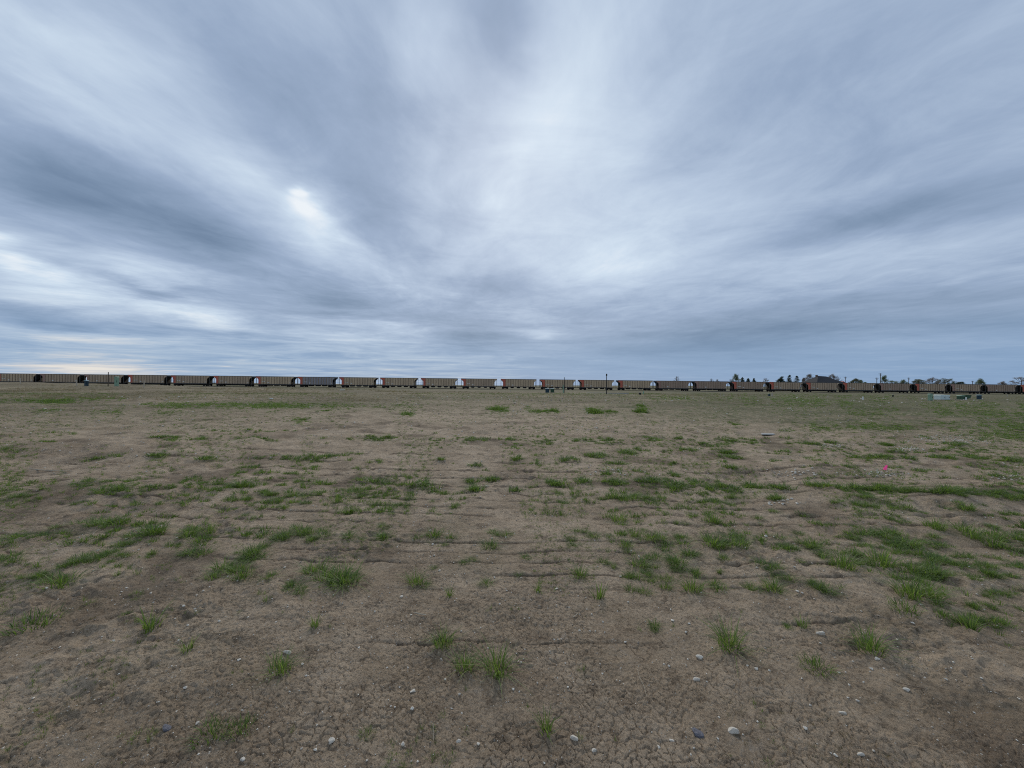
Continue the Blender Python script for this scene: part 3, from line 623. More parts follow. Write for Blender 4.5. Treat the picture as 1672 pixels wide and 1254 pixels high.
# ------------------------------------------------------------------ stones
def stone_mesh(seed, sub=2):
    import bmesh
    bm = bmesh.new(); bmesh.ops.create_icosphere(bm, subdivisions=sub, radius=.5); rg = random.Random(seed)
    pl = [(Vector((rg.gauss(0, 1), rg.gauss(0, 1), rg.gauss(0, .8))).normalized(), rg.uniform(.22, .42)) for _ in range(8)]
    for v in bm.verts:
        for n, d in pl:
            e = v.co.dot(n)
            if e > d: v.co -= n * (e - d)
        v.co += Vector((rg.gauss(0, 1), rg.gauss(0, 1), rg.gauss(0, 1))) * .012
    me = bpy.data.meshes.new('stone'); bm.to_mesh(me); bm.free(); return me
M['stone'] = mat('pale_stone', (.82, .76, .64), .9, color2=(.58, .50, .40), vscale=60, bump=.5, bscale=150)
M['slate'] = mat('dark_slate', (.075, .072, .085), .6, color2=(.16, .155, .17), vscale=4, bump=.4, bscale=8)
M['tan'] = mat('tan_stone', (.38, .31, .24), .9, var=.3, vscale=3)
SM = [stone_mesh(i) for i in range(7)]
for me in SM: me.materials.append(M['stone'])
SLM = stone_mesh(31); SLM.materials.append(M['slate'])
BIG = [(1197, 1195, 19, 11, 'largest white stone, on cracked soil right of the dark slate'), (938, 1206, 13, 10, 'white angular stone just right of the loose tuft at the bottom'),
 (1142, 1074, 13, 8, 'flat pale stone on cracked soil left of the lone spreading tuft'), (1340, 1035, 13, 6, 'long pale stone below the small yellow green tuft'),
 (469, 1066, 14, 8, 'flat pale stone lying behind the lower left tuft'), (542, 1209, 13, 11, 'rounded grey white stone at the bottom, left of the dense tuft'),
 (675, 1129, 10, 10, 'white oval pebble below and left of the trio of tufts'), (748, 1211, 10, 8, 'round white pebble at the bottom, left of the small square pebble'),
 (1137, 1110, 11, 8, 'thin pointed pale stone beside the dead stalk, right of middle'), (1480, 1127, 11, 7, 'white curved stone beside the long brown twig'),
 (1376, 1165, 11, 7, 'pale pointed stone lower right, upper of two slanting ones'), (1404, 1233, 13, 9, 'pale pointed stone at the bottom edge, lower of two slanting ones'),
 (656, 974, 6, 5, 'tiny round white pebble left of the narrow upright tuft'), (909, 962, 7, 5, 'small white stone right of the narrow bright upright tuft'),
 (970, 1226, 9, 7, 'pale rounded pebble near the bottom edge, right of the white angular stone'), (397, 1240, 8, 13, 'upright pale stone at the bottom left edge'),
 (781, 1215, 6, 8, 'small square white pebble at the bottom, right of a round pebble'), (1097, 1210, 8, 9, 'rounded grey pebble left of the dark slate')]
for i, (px, py, w, h, lb) in enumerate(BIG):
    x, y = ground_at(px, py); k = y / F; d = min(h * k * y / EYE * .8, w * k * 1.2)
    tag(link('stone', SM[i % 7], None, (x, y, gz(x, y) + w * k * .06), (R1.uniform(-.2, .2), R1.uniform(-.2, .2), R1.uniform(-.5, .5)), (w * k * 1.15, d * 1.15, w * k * .6)), lb, 'stone', 'loose pale stones on the soil')
x, y = ground_at(1139, 1200); k = y / F
sl = link('slate_piece', SLM, None, (x, y, gz(x, y) + .01), (.1, .1, .5), (19 * k, 20 * k, 9 * k)); tag(sl, 'dark grey slate piece left of the largest white stone', 'stone')
x, y = ground_at(272, 1190); k = y / F
o = link('slate_piece', SLM, None, (x, y, gz(x, y) + .006), (.4, .1, 1.2), (12 * k, 16 * k, 6 * k)); tag(o, 'small dark curled chip of slate at the lower left', 'stone')
# gravel: thousands of grains in one mesh
ico = stone_mesh(77, 1); IV = np.array([v.co[:] for v in ico.vertices]); IF = np.array([p.vertices[:] for p in ico.polygons])
gv, gf, gm = [], [], []; n0 = 0
def grain(x, y, s, flat=.6, mi=0):
    global n0
    a = R1.uniform(0, 6.28); c, q_ = math.cos(a), math.sin(a); V = IV[:, :] * np.array([s, s * R1.uniform(.5, 1), s * flat * R1.uniform(.6, 1.1)])
    z = gz(x, y)
    gv.append(np.stack([x + V[:, 0] * c - V[:, 1] * q_, y + V[:, 0] * q_ + V[:, 1] * c, z + V[:, 2] + s * .12], -1)); gf.append(IF + n0); gm.append(np.full(len(IF), mi)); n0 += len(IV)
PEB = [(515, 1225, 8), (673, 1158, 9), (754, 1165, 7), (658, 1216, 9), (1235, 1093, 8), (1076, 1221, 8), (851, 1082, 6), (1432, 1077, 10), (1423, 1093, 8), (1364, 1234, 10), (1315, 1190, 9), (322, 1182, 10), (76, 961, 7), (303, 1124, 8), (54, 1141, 7), (98, 1057, 5), (27, 1071, 5), (838, 1126, 7), (848, 1130, 5),
 (1133, 1222, 6), (1213, 1200, 6), (1174, 1172, 7), (586, 1058, 6), (632, 1091, 6), (500, 1104, 6), (494, 1085, 7), (473, 1130, 6), (753, 1031, 5), (797, 1059, 5), (727, 1110, 6), (750, 1134, 6), (1095, 996, 6), (1098, 1014, 8), (1125, 1019, 7), (946, 1030, 6), (963, 1031, 6), (1021, 1049, 7), (1092, 1088, 6), (1154, 1114, 5), (388, 949, 6), (300, 990, 7), (318, 995, 6), (358, 1015, 6), (320, 998, 5), (292, 1046, 6), (194, 1101, 5), (390, 1078, 8), (1302, 966, 7), (1310, 969, 6), (1490, 1018, 8), (1465, 1045, 6), (1549, 1164, 6), (1545, 1110, 6), (1410, 1115, 6), (1400, 1145, 8), (1250, 877, 10), (1010, 769, 8), (827, 965, 5)]
for px, py, w in PEB:
    x, y = ground_at(px, py); grain(x, y, w * y / F * 1.1)
for i in range(15000):
    px = R1.uniform(-120, 1800); py = 648 + 640 * R1.random() ** 1.5
    if py < hor(px) + 14: continue
    x, y = ground_at(px, py); k = y / F
    c = n2(np.array([x]), np.array([y]), .6 + y * .08, 55)[0]
    if c < R1.uniform(-.6, .7): continue
    s = k * R1.choice((1.3, 1.5, 1.8, 2.2, 2.6, 3.6)) * R1.uniform(.8, 1.2)
    grain(x, y, max(s, .003), mi=0 if R1.random() < .5 else 1)
for i in range(420):
    px, py = R1.uniform(-60, 1720), R1.uniform(860, 1270); x, y = ground_at(px, py); grain(x, y, R1.choice((3, 3.5, 4, 5, 6)) * y / F, mi=0 if R1.random() < .7 else 1)
for cx_, cy_, rx, ry, n in ((1540, 717, 60, 6, 240), (1355, 728, 18, 2.5, 60), (1485, 733, 35, 3, 100), (1580, 720, 40, 4, 90), (1430, 774, 60, 5, 60), (1290, 772, 40, 6, 40), (1000, 770, 60, 8, 60), (1640, 780, 30, 8, 40), (1275, 820, 20, 6, 20)):
    for i in range(n):
        x, y = ground_at(R1.gauss(cx_, rx * .55), R1.gauss(cy_, ry * .6)); grain(x, y, R1.uniform(.02, .07), mi=0 if R1.random() < .75 else 1)
me = mesh_np('gravel', np.concatenate(gv), [np.concatenate(gf)], [M['stone'], M['tan']]); me.polygons.foreach_set('material_index', np.concatenate(gm).astype(np.int32))
tag(link('gravel', me), 'small pale stones and grit scattered over the soil', 'gravel', kind='stuff')

# ------------------------------------------------------------------ mesh builder
class MB:
    def __init__(s): s.v, s.f = [], []
    def poly(s, pts, fs):
        o = len(s.v); s.v += [tuple(p) for p in pts]; s.f += [tuple(o + i for i in f) for f in fs]; return s
    def box(s, x0, x1, y0, y1, z0, z1):
        return s.poly([(x, y, z) for z in (z0, z1) for x, y in ((x0, y0), (x1, y0), (x1, y1), (x0, y1))], [(3, 2, 1, 0), (4, 5, 6, 7), (0, 1, 5, 4), (1, 2, 6, 5), (2, 3, 7, 6), (3, 0, 4, 7)])
    def tube(s, a, b, r0, r1=None, n=8):
        a, b = Vector(a), Vector(b); r1 = r0 if r1 is None else r1; d = (b - a).normalized(); u = d.orthogonal().normalized(); w = d.cross(u); o = len(s.v)
        for p, r in ((a, r0), (b, r1)):
            for k in range(n):
                t = 2 * math.pi * k / n; q_ = p + (u * math.cos(t) + w * math.sin(t)) * r; s.v.append(tuple(q_))
        for k in range(n): s.f.append((o + k, o + (k + 1) % n, o + n + (k + 1) % n, o + n + k))
        s.f.append(tuple(o + n - 1 - k for k in range(n))); s.f.append(tuple(o + n + k for k in range(n))); return s
    def extrude(s, pts, axis, t0, t1):      # prism from a 2-D outline in the x-z plane (axis y)
        n = len(pts); o = len(s.v)
        for t in (t0, t1): s.v += [(p[0], t, p[1]) if axis == 'y' else (t, p[0], p[1]) for p in pts]
        s.f.append(tuple(o + i for i in range(n))); s.f.append(tuple(o + n + n - 1 - i for i in range(n)))
        for i in range(n): j = (i + 1) % n; s.f.append((o + j, o + i, o + n + i, o + n + j))
        return s
    def mesh(s, name, m, bevel=0):
        me = bpy.data.meshes.new(name); me.from_pydata(s.v, [], s.f); me.materials.append(m)
        import bmesh
        bm = bmesh.new(); bm.from_mesh(me)
        if bevel: bmesh.ops.bevel(bm, geom=bm.edges[:], offset=bevel, segments=2, affect='EDGES', profile=.5)
        bmesh.ops.recalc_face_normals(bm, faces=bm.faces[:]); bm.to_mesh(me); bm.free(); return me
    def build(s, name, m, parent=None, bevel=0, **k): return link(name, s.mesh(name, m, bevel), parent, **k)
def empty(name, loc, rz=0):
    o = bpy.data.objects.new(name, None); COL.objects.link(o); o.location = loc; o.rotation_euler = (0, 0, rz); o.empty_display_size = .3; return o

# ------------------------------------------------------------------ railway
RY0, RS = 158.5, .047; RA = math.atan(RS); ca, sa_ = math.cos(RA), math.sin(RA)
def rail_pt(x): return Vector((x, RY0 + RS * x, 0))
M['ballast'] = mat('ballast', (.22, .205, .19), .95, var=.5, vscale=6, bump=.8, bscale=14)
M['rail'] = mat('rail_steel', (.16, .11, .08), .5, .6)
M['tie'] = mat('tie_wood', (.10, .08, .065), .9, var=.3)
bl = MB(); prof = [(-9, -.3), (-7.5, .10), (-2.8, .16), (-1.9, .30), (1.9, .30), (2.8, .16), (7.5, .10), (9, -.3)]
pts = []; fs = []
xs = np.linspace(-330, 330, 67)
for i, t in enumerate(xs):
    for j, (a, b) in enumerate(prof): pts.append((t, a, b + (.05 * math.sin(t * .7 + j) if j in (1, 2, 5, 6) else 0)))
    if i:
        for j in range(7): o = (i - 1) * 8 + j; fs.append((o, o + 1, o + 9, o + 8))
bl.poly(pts, fs); bo = bl.build('ballast_bed', M['ballast'], loc=rail_pt(0) + Vector((0, 0, -.3)), rot=(0, 0, RA)); tag(bo, 'pale grey stone ballast bed under the coal train', kind='structure')
tr = empty('railway_track', rail_pt(0), RA); tag(tr, 'railway track of two steel rails on wooden ties under the train', 'track')
for s in (-.75, .75): MB().box(-320, 320, s - .04, s + .04, .0, .17).build('rail', M['rail'], tr)
tb = MB()
for k in range(900): x_ = -315 + k * .7; tb.box(x_ - .11, x_ + .11, -1.3, 1.3, -.05, .03)
tag(tb.build('ties', M['tie'], tr), kind='stuff')

# railcar materials
M['side_brown'] = mat('weathered_brown_side', (.57, .415, .275), .75, color2=(.41, .30, .21), vscale=.8, stretch=(1, 1, .25), bump=.2, bscale=6)
M['side_tan'] = mat('dusty_tan_side', (.65, .48, .305), .75, color2=(.48, .355, .23), vscale=.8, stretch=(1, 1, .25))
M['side_rust'] = mat('reddish_brown_side', (.45, .315, .23), .75, color2=(.33, .235, .175), vscale=.8, stretch=(1, 1, .25))
M['side_grey'] = mat('weathered_grey_side', (.36, .33, .33), .7, color2=(.27, .25, .255), vscale=.9, stretch=(1, 1, .25))
M['red_end'] = mat('orange_red_end', (.62, .15, .09), .7, color2=(.46, .13, .09), vscale=1.2)
M['faded_end'] = mat('faded_red_end', (.42, .24, .19), .75, color2=(.34, .22, .17), vscale=1.2)
M['chord'] = mat('dark_top_chord', (.09, .085, .08), .7)
M['under'] = mat('grimy_underframe', (.022, .020, .019), .8, var=.3)
M['white'] = mat('white_paint', (.75, .74, .70), .6)
M['slope'] = mat('shaded_slope_sheet', (.03, .027, .025), .85, var=.3)  # shade under the sloping ends is painted in as near-black colour
HB, ZB, ZT, HW = 7.28, 1.02, 4.1, 1.55        # half body length, floor of side, top, half width
def side_outline(ls, le):
    # ls: which x range; full side with curved notches at both ends
    top = ZT - .12; pts = []
    nz = 9
    pts += [(-HB + .02, top), (HB - .02, top)]
    pts += [(HB - .02, top - .38)]
    for k in range(1, nz + 1): t = k / nz * math.pi / 2; pts.append((HB - .02 - .95 * math.sin(t), top - .38 - 1.15 * (1 - math.cos(t))))
    pts += [(HB - .97, ZB), (-HB + .97, ZB)]
    for k in range(nz, 0, -1): t = k / nz * math.pi / 2; pts.append((-HB + .02 + .95 * math.sin(t), top - .38 - 1.15 * (1 - math.cos(t))))
    pts += [(-HB + .02, top - .38)]
    return pts
def band_outline(xe):
    top = ZT - .14; nz = 9; pts = [(-HB + .03, top), (xe, top), (xe, ZB + .02), (-HB + .99, ZB + .02)]
    for k in range(nz, 0, -1): t = k / nz * math.pi / 2; pts.append((-HB + .03 + .95 * math.sin(t), top - .37 - 1.15 * (1 - math.cos(t))))
    pts += [(-HB + .03, top - .37)]; return pts
def truck():
    m = MB()
    for s in (-1.02, 1.02):
        m.extrude([(-1.25, .42), (-.95, .72), (-.35, .78), (.35, .78), (.95, .72), (1.25, .42), (.95, .36), (.45, .40), (.35, .22), (-.35, .22), (-.45, .40), (-.95, .36)], 'y', s - .09, s + .09)
    m.box(-.25, .25, -1.0, 1.0, .4, .8); return m.mesh('bogie', M['under'])
def wheelset():
    m = MB(); m.tube((0, -1.05, .46), (0, 1.05, .46), .08)
    for s in (-.78, .72): m.tube((0, s - .02, .46), (0, s + .10, .46), .46, .46, 16)
    return m.mesh('wheelset', M['under'])
ME = {}
M['rib'] = mat('darker_rib', (.38, .285, .195), .8, var=.3)  # ribs coloured darker than most side walls
def proto_meshes():
    for k in ('side_brown', 'side_tan', 'side_rust', 'side_grey'):
        ME[k] = MB().extrude(side_outline(0, 0), 'y', -.04, .04).mesh('side_wall', M[k])
        ME['rib_' + k] = MB().box(-.09, .09, -.14, 0, ZB + .05, ZT - .16).mesh('rib', M['rib'])
    for k in ('red_end', 'faded_end'): ME[k] = MB().extrude(band_outline(-HB + 1.9), 'y', -.012, 0).mesh('painted_end', M[k])
    ME['chord'] = MB().box(-HB, HB, -.09, .09, ZT - .14, ZT).mesh('top_chord', M['chord'])
    ME['sill'] = MB().box(-HB + .95, HB - .95, -.07, .07, ZB - .2, ZB + .06).mesh('side_sill', M['chord'])
    ME['under'] = MB().box(-HB - .1, HB + .1, -.22, .22, .78, 1.0).box(-4.4, 4.4, -1.3, 1.3, .86, 1.0).box(-5.0, -4.7, -1.2, 1.2, .76, 1.0).box(4.7, 5.0, -1.2, 1.2, .76, 1.0).mesh('underframe', M['under'])
    ME['hop'] = MB().extrude([(-.9, .95), (.9, .95), (.45, .34), (-.45, .34)], 'y', -1.1, 1.1).mesh('discharge_gate', M['under'])
    ME['slope'] = MB().poly([(0, -1.49, ZT - .5), (0, 1.49, ZT - .5), (2.6, 1.49, ZB), (2.6, -1.49, ZB), (.06, -1.49, ZT - .5), (.06, 1.49, ZT - .5), (2.66, 1.49, ZB), (2.66, -1.49, ZB)], [(0, 1, 2, 3), (7, 6, 5, 4), (0, 4, 5, 1), (1, 5, 6, 2), (2, 6, 7, 3), (3, 7, 4, 0)]).mesh('slope_sheet', M['slope'])
    ME['post'] = MB().box(-.06, .06, -.06, .06, ZB - .05, ZT - .14).mesh('corner_post', M['chord'])
    ME['endbeam2'] = MB().box(-.06, .06, -HW, HW, ZT - .5, ZT - .14).mesh('end_beam', M['chord'])
    ME['endbeam'] = MB().box(-.08, .08, -HW, HW, ZB - .2, ZB + .02).mesh('end_beam', M['chord'])
    ld = MB()
    for z in np.arange(1.3, 3.6, .42): ld.box(-.02, .02, 0, .42, z, z + .03)
    ME['ladder'] = ld.mesh('ladder', M['chord'])
    ME['coupler'] = MB().box(-.45, .45, -.12, .12, .74, .98).mesh('coupler', M['under'])
    ME['truck'] = truck(); ME['wheels'] = wheelset()
    ME['mark_a'] = MB().box(-.32, .32, -.012, 0, 0, .36).mesh('white_marking', M['white'])
    ME['mark_b'] = MB().box(-.17, .17, -.012, 0, 0, .42).mesh('white_marking', M['white'])
    tx = MB()
    for k in range(4): tx.box(-.55 + k * .28, -.36 + k * .28, -.012, 0, 0, .26)
    ME['mark_t'] = tx.mesh('lettering', M['white'])
proto_meshes()
def railcar(n, x, side, end, label, txt):
    p = rail_pt(x) + Vector((0, 0, .14)); t = empty('coal_railcar', p, RA + 0)
    tag(t, label, 'railcar', 'coal railcars of the long train')
    lk_ = lambda nm, me, **k: link(nm, me, t, **k)
    for s in (-1, 1):
        lk_('side_wall', ME[side], loc=(0, s * HW, 0)); lk_('top_chord', ME['chord'], loc=(0, s * HW, 0)); lk_('side_sill', ME['sill'], loc=(0, s * (HW + .01), 0))
        lk_('slope_sheet', ME['slope'], loc=(s * (HB - .15), 0, 0), rot=(0, 0, 0 if s < 0 else math.pi))
        lk_('end_beam', ME['endbeam'], loc=(s * (HB - .04), 0, 0))
        lk_('end_beam', ME['endbeam2'], loc=(s * (HB - .04), 0, 0))
        lk_('coupler', ME['coupler'], loc=(s * (HB + .35), 0, 0))
        for q_ in (-1, 1): lk_('corner_post', ME['post'], loc=(s * (HB - .08), q_ * (HW - .03), 0))
        tag(lk_('ladder', ME['ladder'], loc=(s * (HB - .12), -HW + .05, 0)), kind='stuff')
        b = lk_('bogie', ME['truck'], loc=(s * 5.5, 0, 0))
        for q_ in (-.86, .86): link('wheelset', ME['wheels'], b, loc=(q_, 0, 0))
    lk_('underframe', ME['under'])
    for q_ in (-2.6, 0, 2.6): lk_('discharge_gate', ME['hop'], loc=(q_, 0, 0))
    y0 = -HW - .04
    for k in range(12): lk_('rib', ME['rib_' + side], loc=(-HB + 1.98 + k * (2 * HB - 3.3) / 11, y0, 0))
    e = lk_('painted_end', ME[end], loc=(0, y0 - .003, 0)); e['label'] = 'orange red painted end' if end == 'red_end' else 'faded reddish end'
    lk_('white_marking', ME['mark_a'], loc=(-HB + 4.9, y0 - .105, 1.42))
    lk_('white_marking', ME['mark_b'], loc=(HB - 1.35, y0 - .105, 1.4))
    if txt: tag(lk_('lettering', ME['mark_t'], loc=(-HB + 3.1, y0 - .105, 1.9)), kind='stuff')
ORD = ['first', 'second', 'third', 'fourth', 'fifth', 'sixth', 'seventh', 'eighth', 'ninth', 'tenth', 'eleventh', 'twelfth', 'thirteenth', 'fourteenth', 'fifteenth', 'sixteenth', 'seventeenth', 'eighteenth', 'nineteenth', 'twentieth', 'twenty-first', 'twenty-second', 'twenty-third', 'twenty-fourth', 'twenty-fifth', 'twenty-sixth', 'twenty-seventh']
SIDE = 'side_tan side_brown side_brown side_brown side_brown side_brown side_tan side_grey side_tan side_tan side_tan side_brown side_tan side_tan side_tan side_tan side_rust side_rust side_rust side_brown side_brown side_brown side_rust side_brown side_brown side_rust side_rust'.split()
REDN = {0, 3, 4, 5, 6, 7, 8, 9, 10, 11, 12, 13, 14, 15, 18, 19, 20, 21, 23, 26}
WHERE = {2: 'behind the small blue bin and green cabinet', 7: 'the only grey one of the train', 14: 'behind the bare dark pole with a knob', 13: 'behind the slim black pole and pale post', 21: 'in front of the dark roofed house', 24: 'behind the pale green cabinet and white box'}
for n in range(27):
    xg = -199 + (n + .5) * 16.15 * ca; end = 'red_end' if n in REDN else 'faded_end'
    ad = {'side_grey': 'grey', 'side_tan': 'tan', 'side_brown': 'brown', 'side_rust': 'reddish brown'}[SIDE[n]]
    lb = f"{ad} coal railcar, {ORD[n]} from the left end of the train"
    if n in WHERE: lb = f"{ad} coal railcar {WHERE[n]}, {ORD[n]} from left"
    railcar(n, xg, SIDE[n], end, lb, n in REDN or n % 3 == 0)

# ------------------------------------------------------------------ utility boxes, posts, stakes
M['pgreen'] = mat('pale_green_paint', (.25, .38, .26), .55, var=.2, vscale=3)
M['dgreen'] = mat('dark_green_paint', (.045, .10, .055), .5, var=.25, vscale=3)
M['teal'] = mat('dark_teal_plastic', (.022, .055, .075), .45, var=.25)
M['lteal'] = mat('pale_teal_lid', (.18, .27, .28), .5)
M['white_box'] = mat('off_white_enamel', (.62, .70, .66), .5, var=.12)
M['black'] = mat('black_metal', (.02, .02, .022), .6)
M['stake'] = mat('bare_wood_stake', (.52, .45, .35), .85, var=.2)
M['pole_wood'] = mat('pole_wood', (.11, .085, .065), .9, var=.3)
M['conc'] = mat('concrete', (.42, .40, .36), .9, var=.2)
M['pink'] = mat('pink_plastic_film', (1.0, .22, .44), .5, transl=.6)
M['wire'] = mat('flag_wire', (.3, .3, .3), .4, .8)
def place(px, py, name, label, cat, group=None):
    x, y = ground_at(px, py); o = empty(name, (x, y, surf(x, y) - .03), -math.atan2(x, y)); tag(o, label, cat, group); return o, y / F, y
def cabinet(px0, px1, pyt, pyb, label, body, lidm, name='utility_cabinet', cat='cabinet', group=None, overhang=.04, depth=.8, Y=None, skirt=True):
    pxc = (px0 + px1) / 2; x, y = ground_at(pxc, pyb)
    if Y: y = Y; x = at_depth(pxc, pyb, Y).x
    k = y / F; wp = (px1 - px0) * k; d = wp * depth; sx_ = abs(x / y); d = min(d, .45 * wp / max(sx_, .01)); zt = EYE + ray(pxc, pyt).z * (y / ray(pxc, pyt).y); z0 = surf(x, y) - .05; h = zt - z0; k2 = (y + d) / F
    xl, xr = ((px0 - CX) * (k2 if x > 0 else k), (px1 - CX) * (k if x > 0 else k2)); w = xr - xl
    o = empty(name, ((xl + xr) / 2, y + d / 2, z0), 0); tag(o, label, cat, group)
    if skirt: MB().box(-w / 2 - .06, w / 2 + .06, -d / 2 - .06, d / 2 + .06, -.05, .09).build('base_pad', M['conc'], o)
    MB().box(-w / 2, w / 2, -d / 2, d / 2, .09 if skirt else 0, h - .08).build('housing', body, o, bevel=.02)
    MB().poly([(-w / 2 - overhang, -d / 2 - overhang, h - .1), (w / 2 + overhang, -d / 2 - overhang, h - .1), (w / 2 + overhang, d / 2 + overhang, h - .1), (-w / 2 - overhang, d / 2 + overhang, h - .1),
               (-w / 2, -d / 2, h - .02), (w / 2, -d / 2, h - .02), (w / 2 - .05, d / 2, h + .02), (-w / 2 + .05, d / 2, h + .02)], [(3, 2, 1, 0), (4, 5, 6, 7), (0, 1, 5, 4), (1, 2, 6, 5), (2, 3, 7, 6), (3, 0, 4, 7)]).build('lid', lidm, o)
    for s in ((-1, 1) if w > .9 else (1,)):
        dr = MB().box(s * w / 4 - w * .22, s * w / 4 + w * .22, -d / 2 - .02, -d / 2 - .001, .16, h - .16) if w > .9 else MB().box(-w * .42, w * .42, -d / 2 - .02, -d / 2 - .001, .16, h - .16)
        dd = dr.build('door', body, o, bevel=.006)
        hx = s * w / 4 + w * .16 if w > .9 else w * .32
        MB().box(hx - .02, hx + .02, -d / 2 - .05, -d / 2 - .02, h * .45, h * .62).build('handle', M['black'], dd)
    return o
cabinet(186.5, 194.5, 615, 628, 'tall pale green utility cabinet on the left, right of a thin dark pole', M['pgreen'], M['pgreen'], depth=.7, Y=60)
cabinet(137.5, 145, 621, 629, 'small dark teal bin with a pale lid left of the green cabinet', M['teal'], M['lteal'], 'utility_bin', 'utility box', overhang=.08, Y=58)
cabinet(1514.7, 1523.4, 643, 654.3, 'pale green upright cabinet touching the long white box on the right', M['pgreen'], M['pgreen'])
cabinet(1524.6, 1551.2, 644.8, 652.8, 'long low off-white utility box beside the pale green cabinet', M['white_box'], M['white_box'], 'transformer_box', 'utility box', depth=.45)
cabinet(1561.9, 1576.3, 645.8, 652.5, 'low dark green utility box with pale lid right of the white box', M['dgreen'], M['pgreen'], 'transformer_box', 'utility box')
cabinet(1594.4, 1603.2, 644.6, 652.2, 'dark teal box with overhanging lid, rightmost of the row', M['teal'], M['lteal'], 'utility_bin', 'utility box', overhang=.09)
cabinet(890.5, 897, 634, 641.2, 'dark teal box, left of a pair in front of the train centre', M['teal'], M['lteal'], 'utility_bin', 'utility box', overhang=.08)
cabinet(898.8, 905, 634, 641, 'dark green box, right of a pair in front of the train centre', M['dgreen'], M['lteal'], 'utility_bin', 'utility box', overhang=.08)
# open hopper-shaped green trough
x, y = ground_at(1582.5, 652); k = y / F
o = empty('planter_trough', (x, y, surf(x, y))); tag(o, 'dark green tapered trough between the green box and the right teal box', 'trough')
MB().extrude([(-.42, .72), (.42, .72), (.22, .22), (-.30, .05)], 'y', 0, .7).build('tub', M['dgreen'], o)
MB().box(-.46, .46, -.03, .73, .70, .76).build('rim', M['dgreen'], o)
def post(px, pyt, pyb, wid, m, name, label, cat, group=None, Y=None, knob=0, lean=0., cap=None, sq=True):
    x, y = ground_at(px, pyb)
    if Y: y = Y; x = at_depth(px, pyb, Y).x
    z0 = surf(x, y) - .08; rr = ray(px, pyt); h = EYE + rr.z * y / rr.y - z0
    o = empty(name, (x, y, z0)); tag(o, label, cat, group); o.rotation_euler = (0, lean, 0)
    if sq: MB().box(-wid / 2, wid / 2, -wid / 2, wid / 2, 0, h - .03).poly([(-wid / 2, -wid / 2, h - .03), (wid / 2, -wid / 2, h - .03), (wid / 2, wid / 2, h - .03), (-wid / 2, wid / 2, h - .03), (0, 0, h)], [(0, 1, 4), (1, 2, 4), (2, 3, 4), (3, 0, 4)]).build('shaft', m, o)
    else: MB().tube((0, 0, 0), (0, 0, h), wid / 2 * 1.15, wid / 2 * .9, 10).build('shaft', m, o)
    if knob:
        MB().tube((0, 0, h - .02), (0, 0, h + .12), knob * .7, knob, 10).tube((0, 0, h + .12), (0, 0, h + .34), knob, knob * .75, 10).tube((0, 0, h + .34), (0, 0, h + .46), knob * 1.2, .02, 10).build('lamp_head', M['black'], o)
    if cap: MB().box(-wid * .8, wid * .8, -wid * .8, wid * .8, h, h + .08).build('cap', cap, o)
    return o
post(176.6, 607.5, 629, .11, M['pole_wood'], 'wooden_post', 'thin dark pole on the left, just left of the green cabinet', 'pole', Y=61, sq=False)
post(921.2, 616, 641.5, .15, M['black'], 'steel_post', 'slim black pole beside the pale green post near the centre', 'pole', sq=False)
post(919.6, 629, 641.8, .22, M['pgreen'], 'marker_post', 'short pale green post touching the slim black pole', 'post', cap=M['pgreen'])
post(990.2, 613.5, 643.5, .16, M['black'], 'lamp_post', 'black lamp post with a small head standing right of the centre', 'lamp post', knob=.17, sq=False)
ST = [(33.5, 617, 627, .09, -.10, 'leaning pale wood stake at the far left', 60), (125, 620, 629, .1, 0, 'upright pale stake left of the teal bin', 58), (235, 621.5, 630.5, .09, .03, 'pale stake right of the green cabinet', 60),
 (550, 631.5, 635, .1, 0, 'short stake beneath the grey railcar, left of two', 0), (557.5, 630.5, 636.5, .1, 0, 'short stake beneath the grey railcar, right of two', 0), (833.5, 636.5, 640, .1, 0, 'tiny pale stake right of the centre sky gap', 0), (1050.5, 638.5, 643.5, .22, 0, 'stubby pale green post right of the lamp post', 0),
 (1120, 642, 646, .1, 0, 'tiny pale stake midway between lamp post and trees', 0), (1176.5, 641.5, 645.5, .08, 0, 'left one of two tiny stakes side by side', 0), (1182, 643, 647.5, .12, 0, 'right one of two tiny stakes side by side', 0),
 (1260.5, 641.5, 647, .22, 0, 'short pale post beside a small dark box', 0), (1351.5, 646.5, 650, .12, 0, 'tiny stake in the grass below the dark roofed house', 0), (1409, 647.5, 653, .12, 0, 'pale stake left of the white box, alone in grass', 0),
 (1577.5, 648.5, 653, .13, 0, 'short white stake at the right end of the green box', 0), (1644.5, 644, 648, .14, 0, 'short pale stake near the right edge', 0), (1659.5, 639, 643.5, .16, 0, 'pale stake on the track bank at the right edge', 0)]
for px, a, b, w, ln, lb, Y in ST:
    post(px, a, b, w, M['pgreen'] if 'green post' in lb else M['white'] if 'white' in lb else M['stake'], 'survey_stake' if 'stake' in lb else 'marker_post', lb, 'stake' if 'stake' in lb else 'post', 'pale stakes and marker posts in the field', Y or None, lean=ln)
cabinet(1253.5, 1258, 643, 646.5, 'small dark box left of the short pale post', M['teal'], M['dgreen'], 'junction_box', 'utility box', skirt=False)
cabinet(1043, 1047, 641, 644.5, 'small black box left of the stubby pale green post', M['black'], M['black'], 'junction_box', 'utility box', skirt=False)
cabinet(1456.5, 1459.5, 644.5, 648, 'tiny dark box in the grass below the utility poles', M['black'], M['dgreen'], 'junction_box', 'utility box', skirt=False)
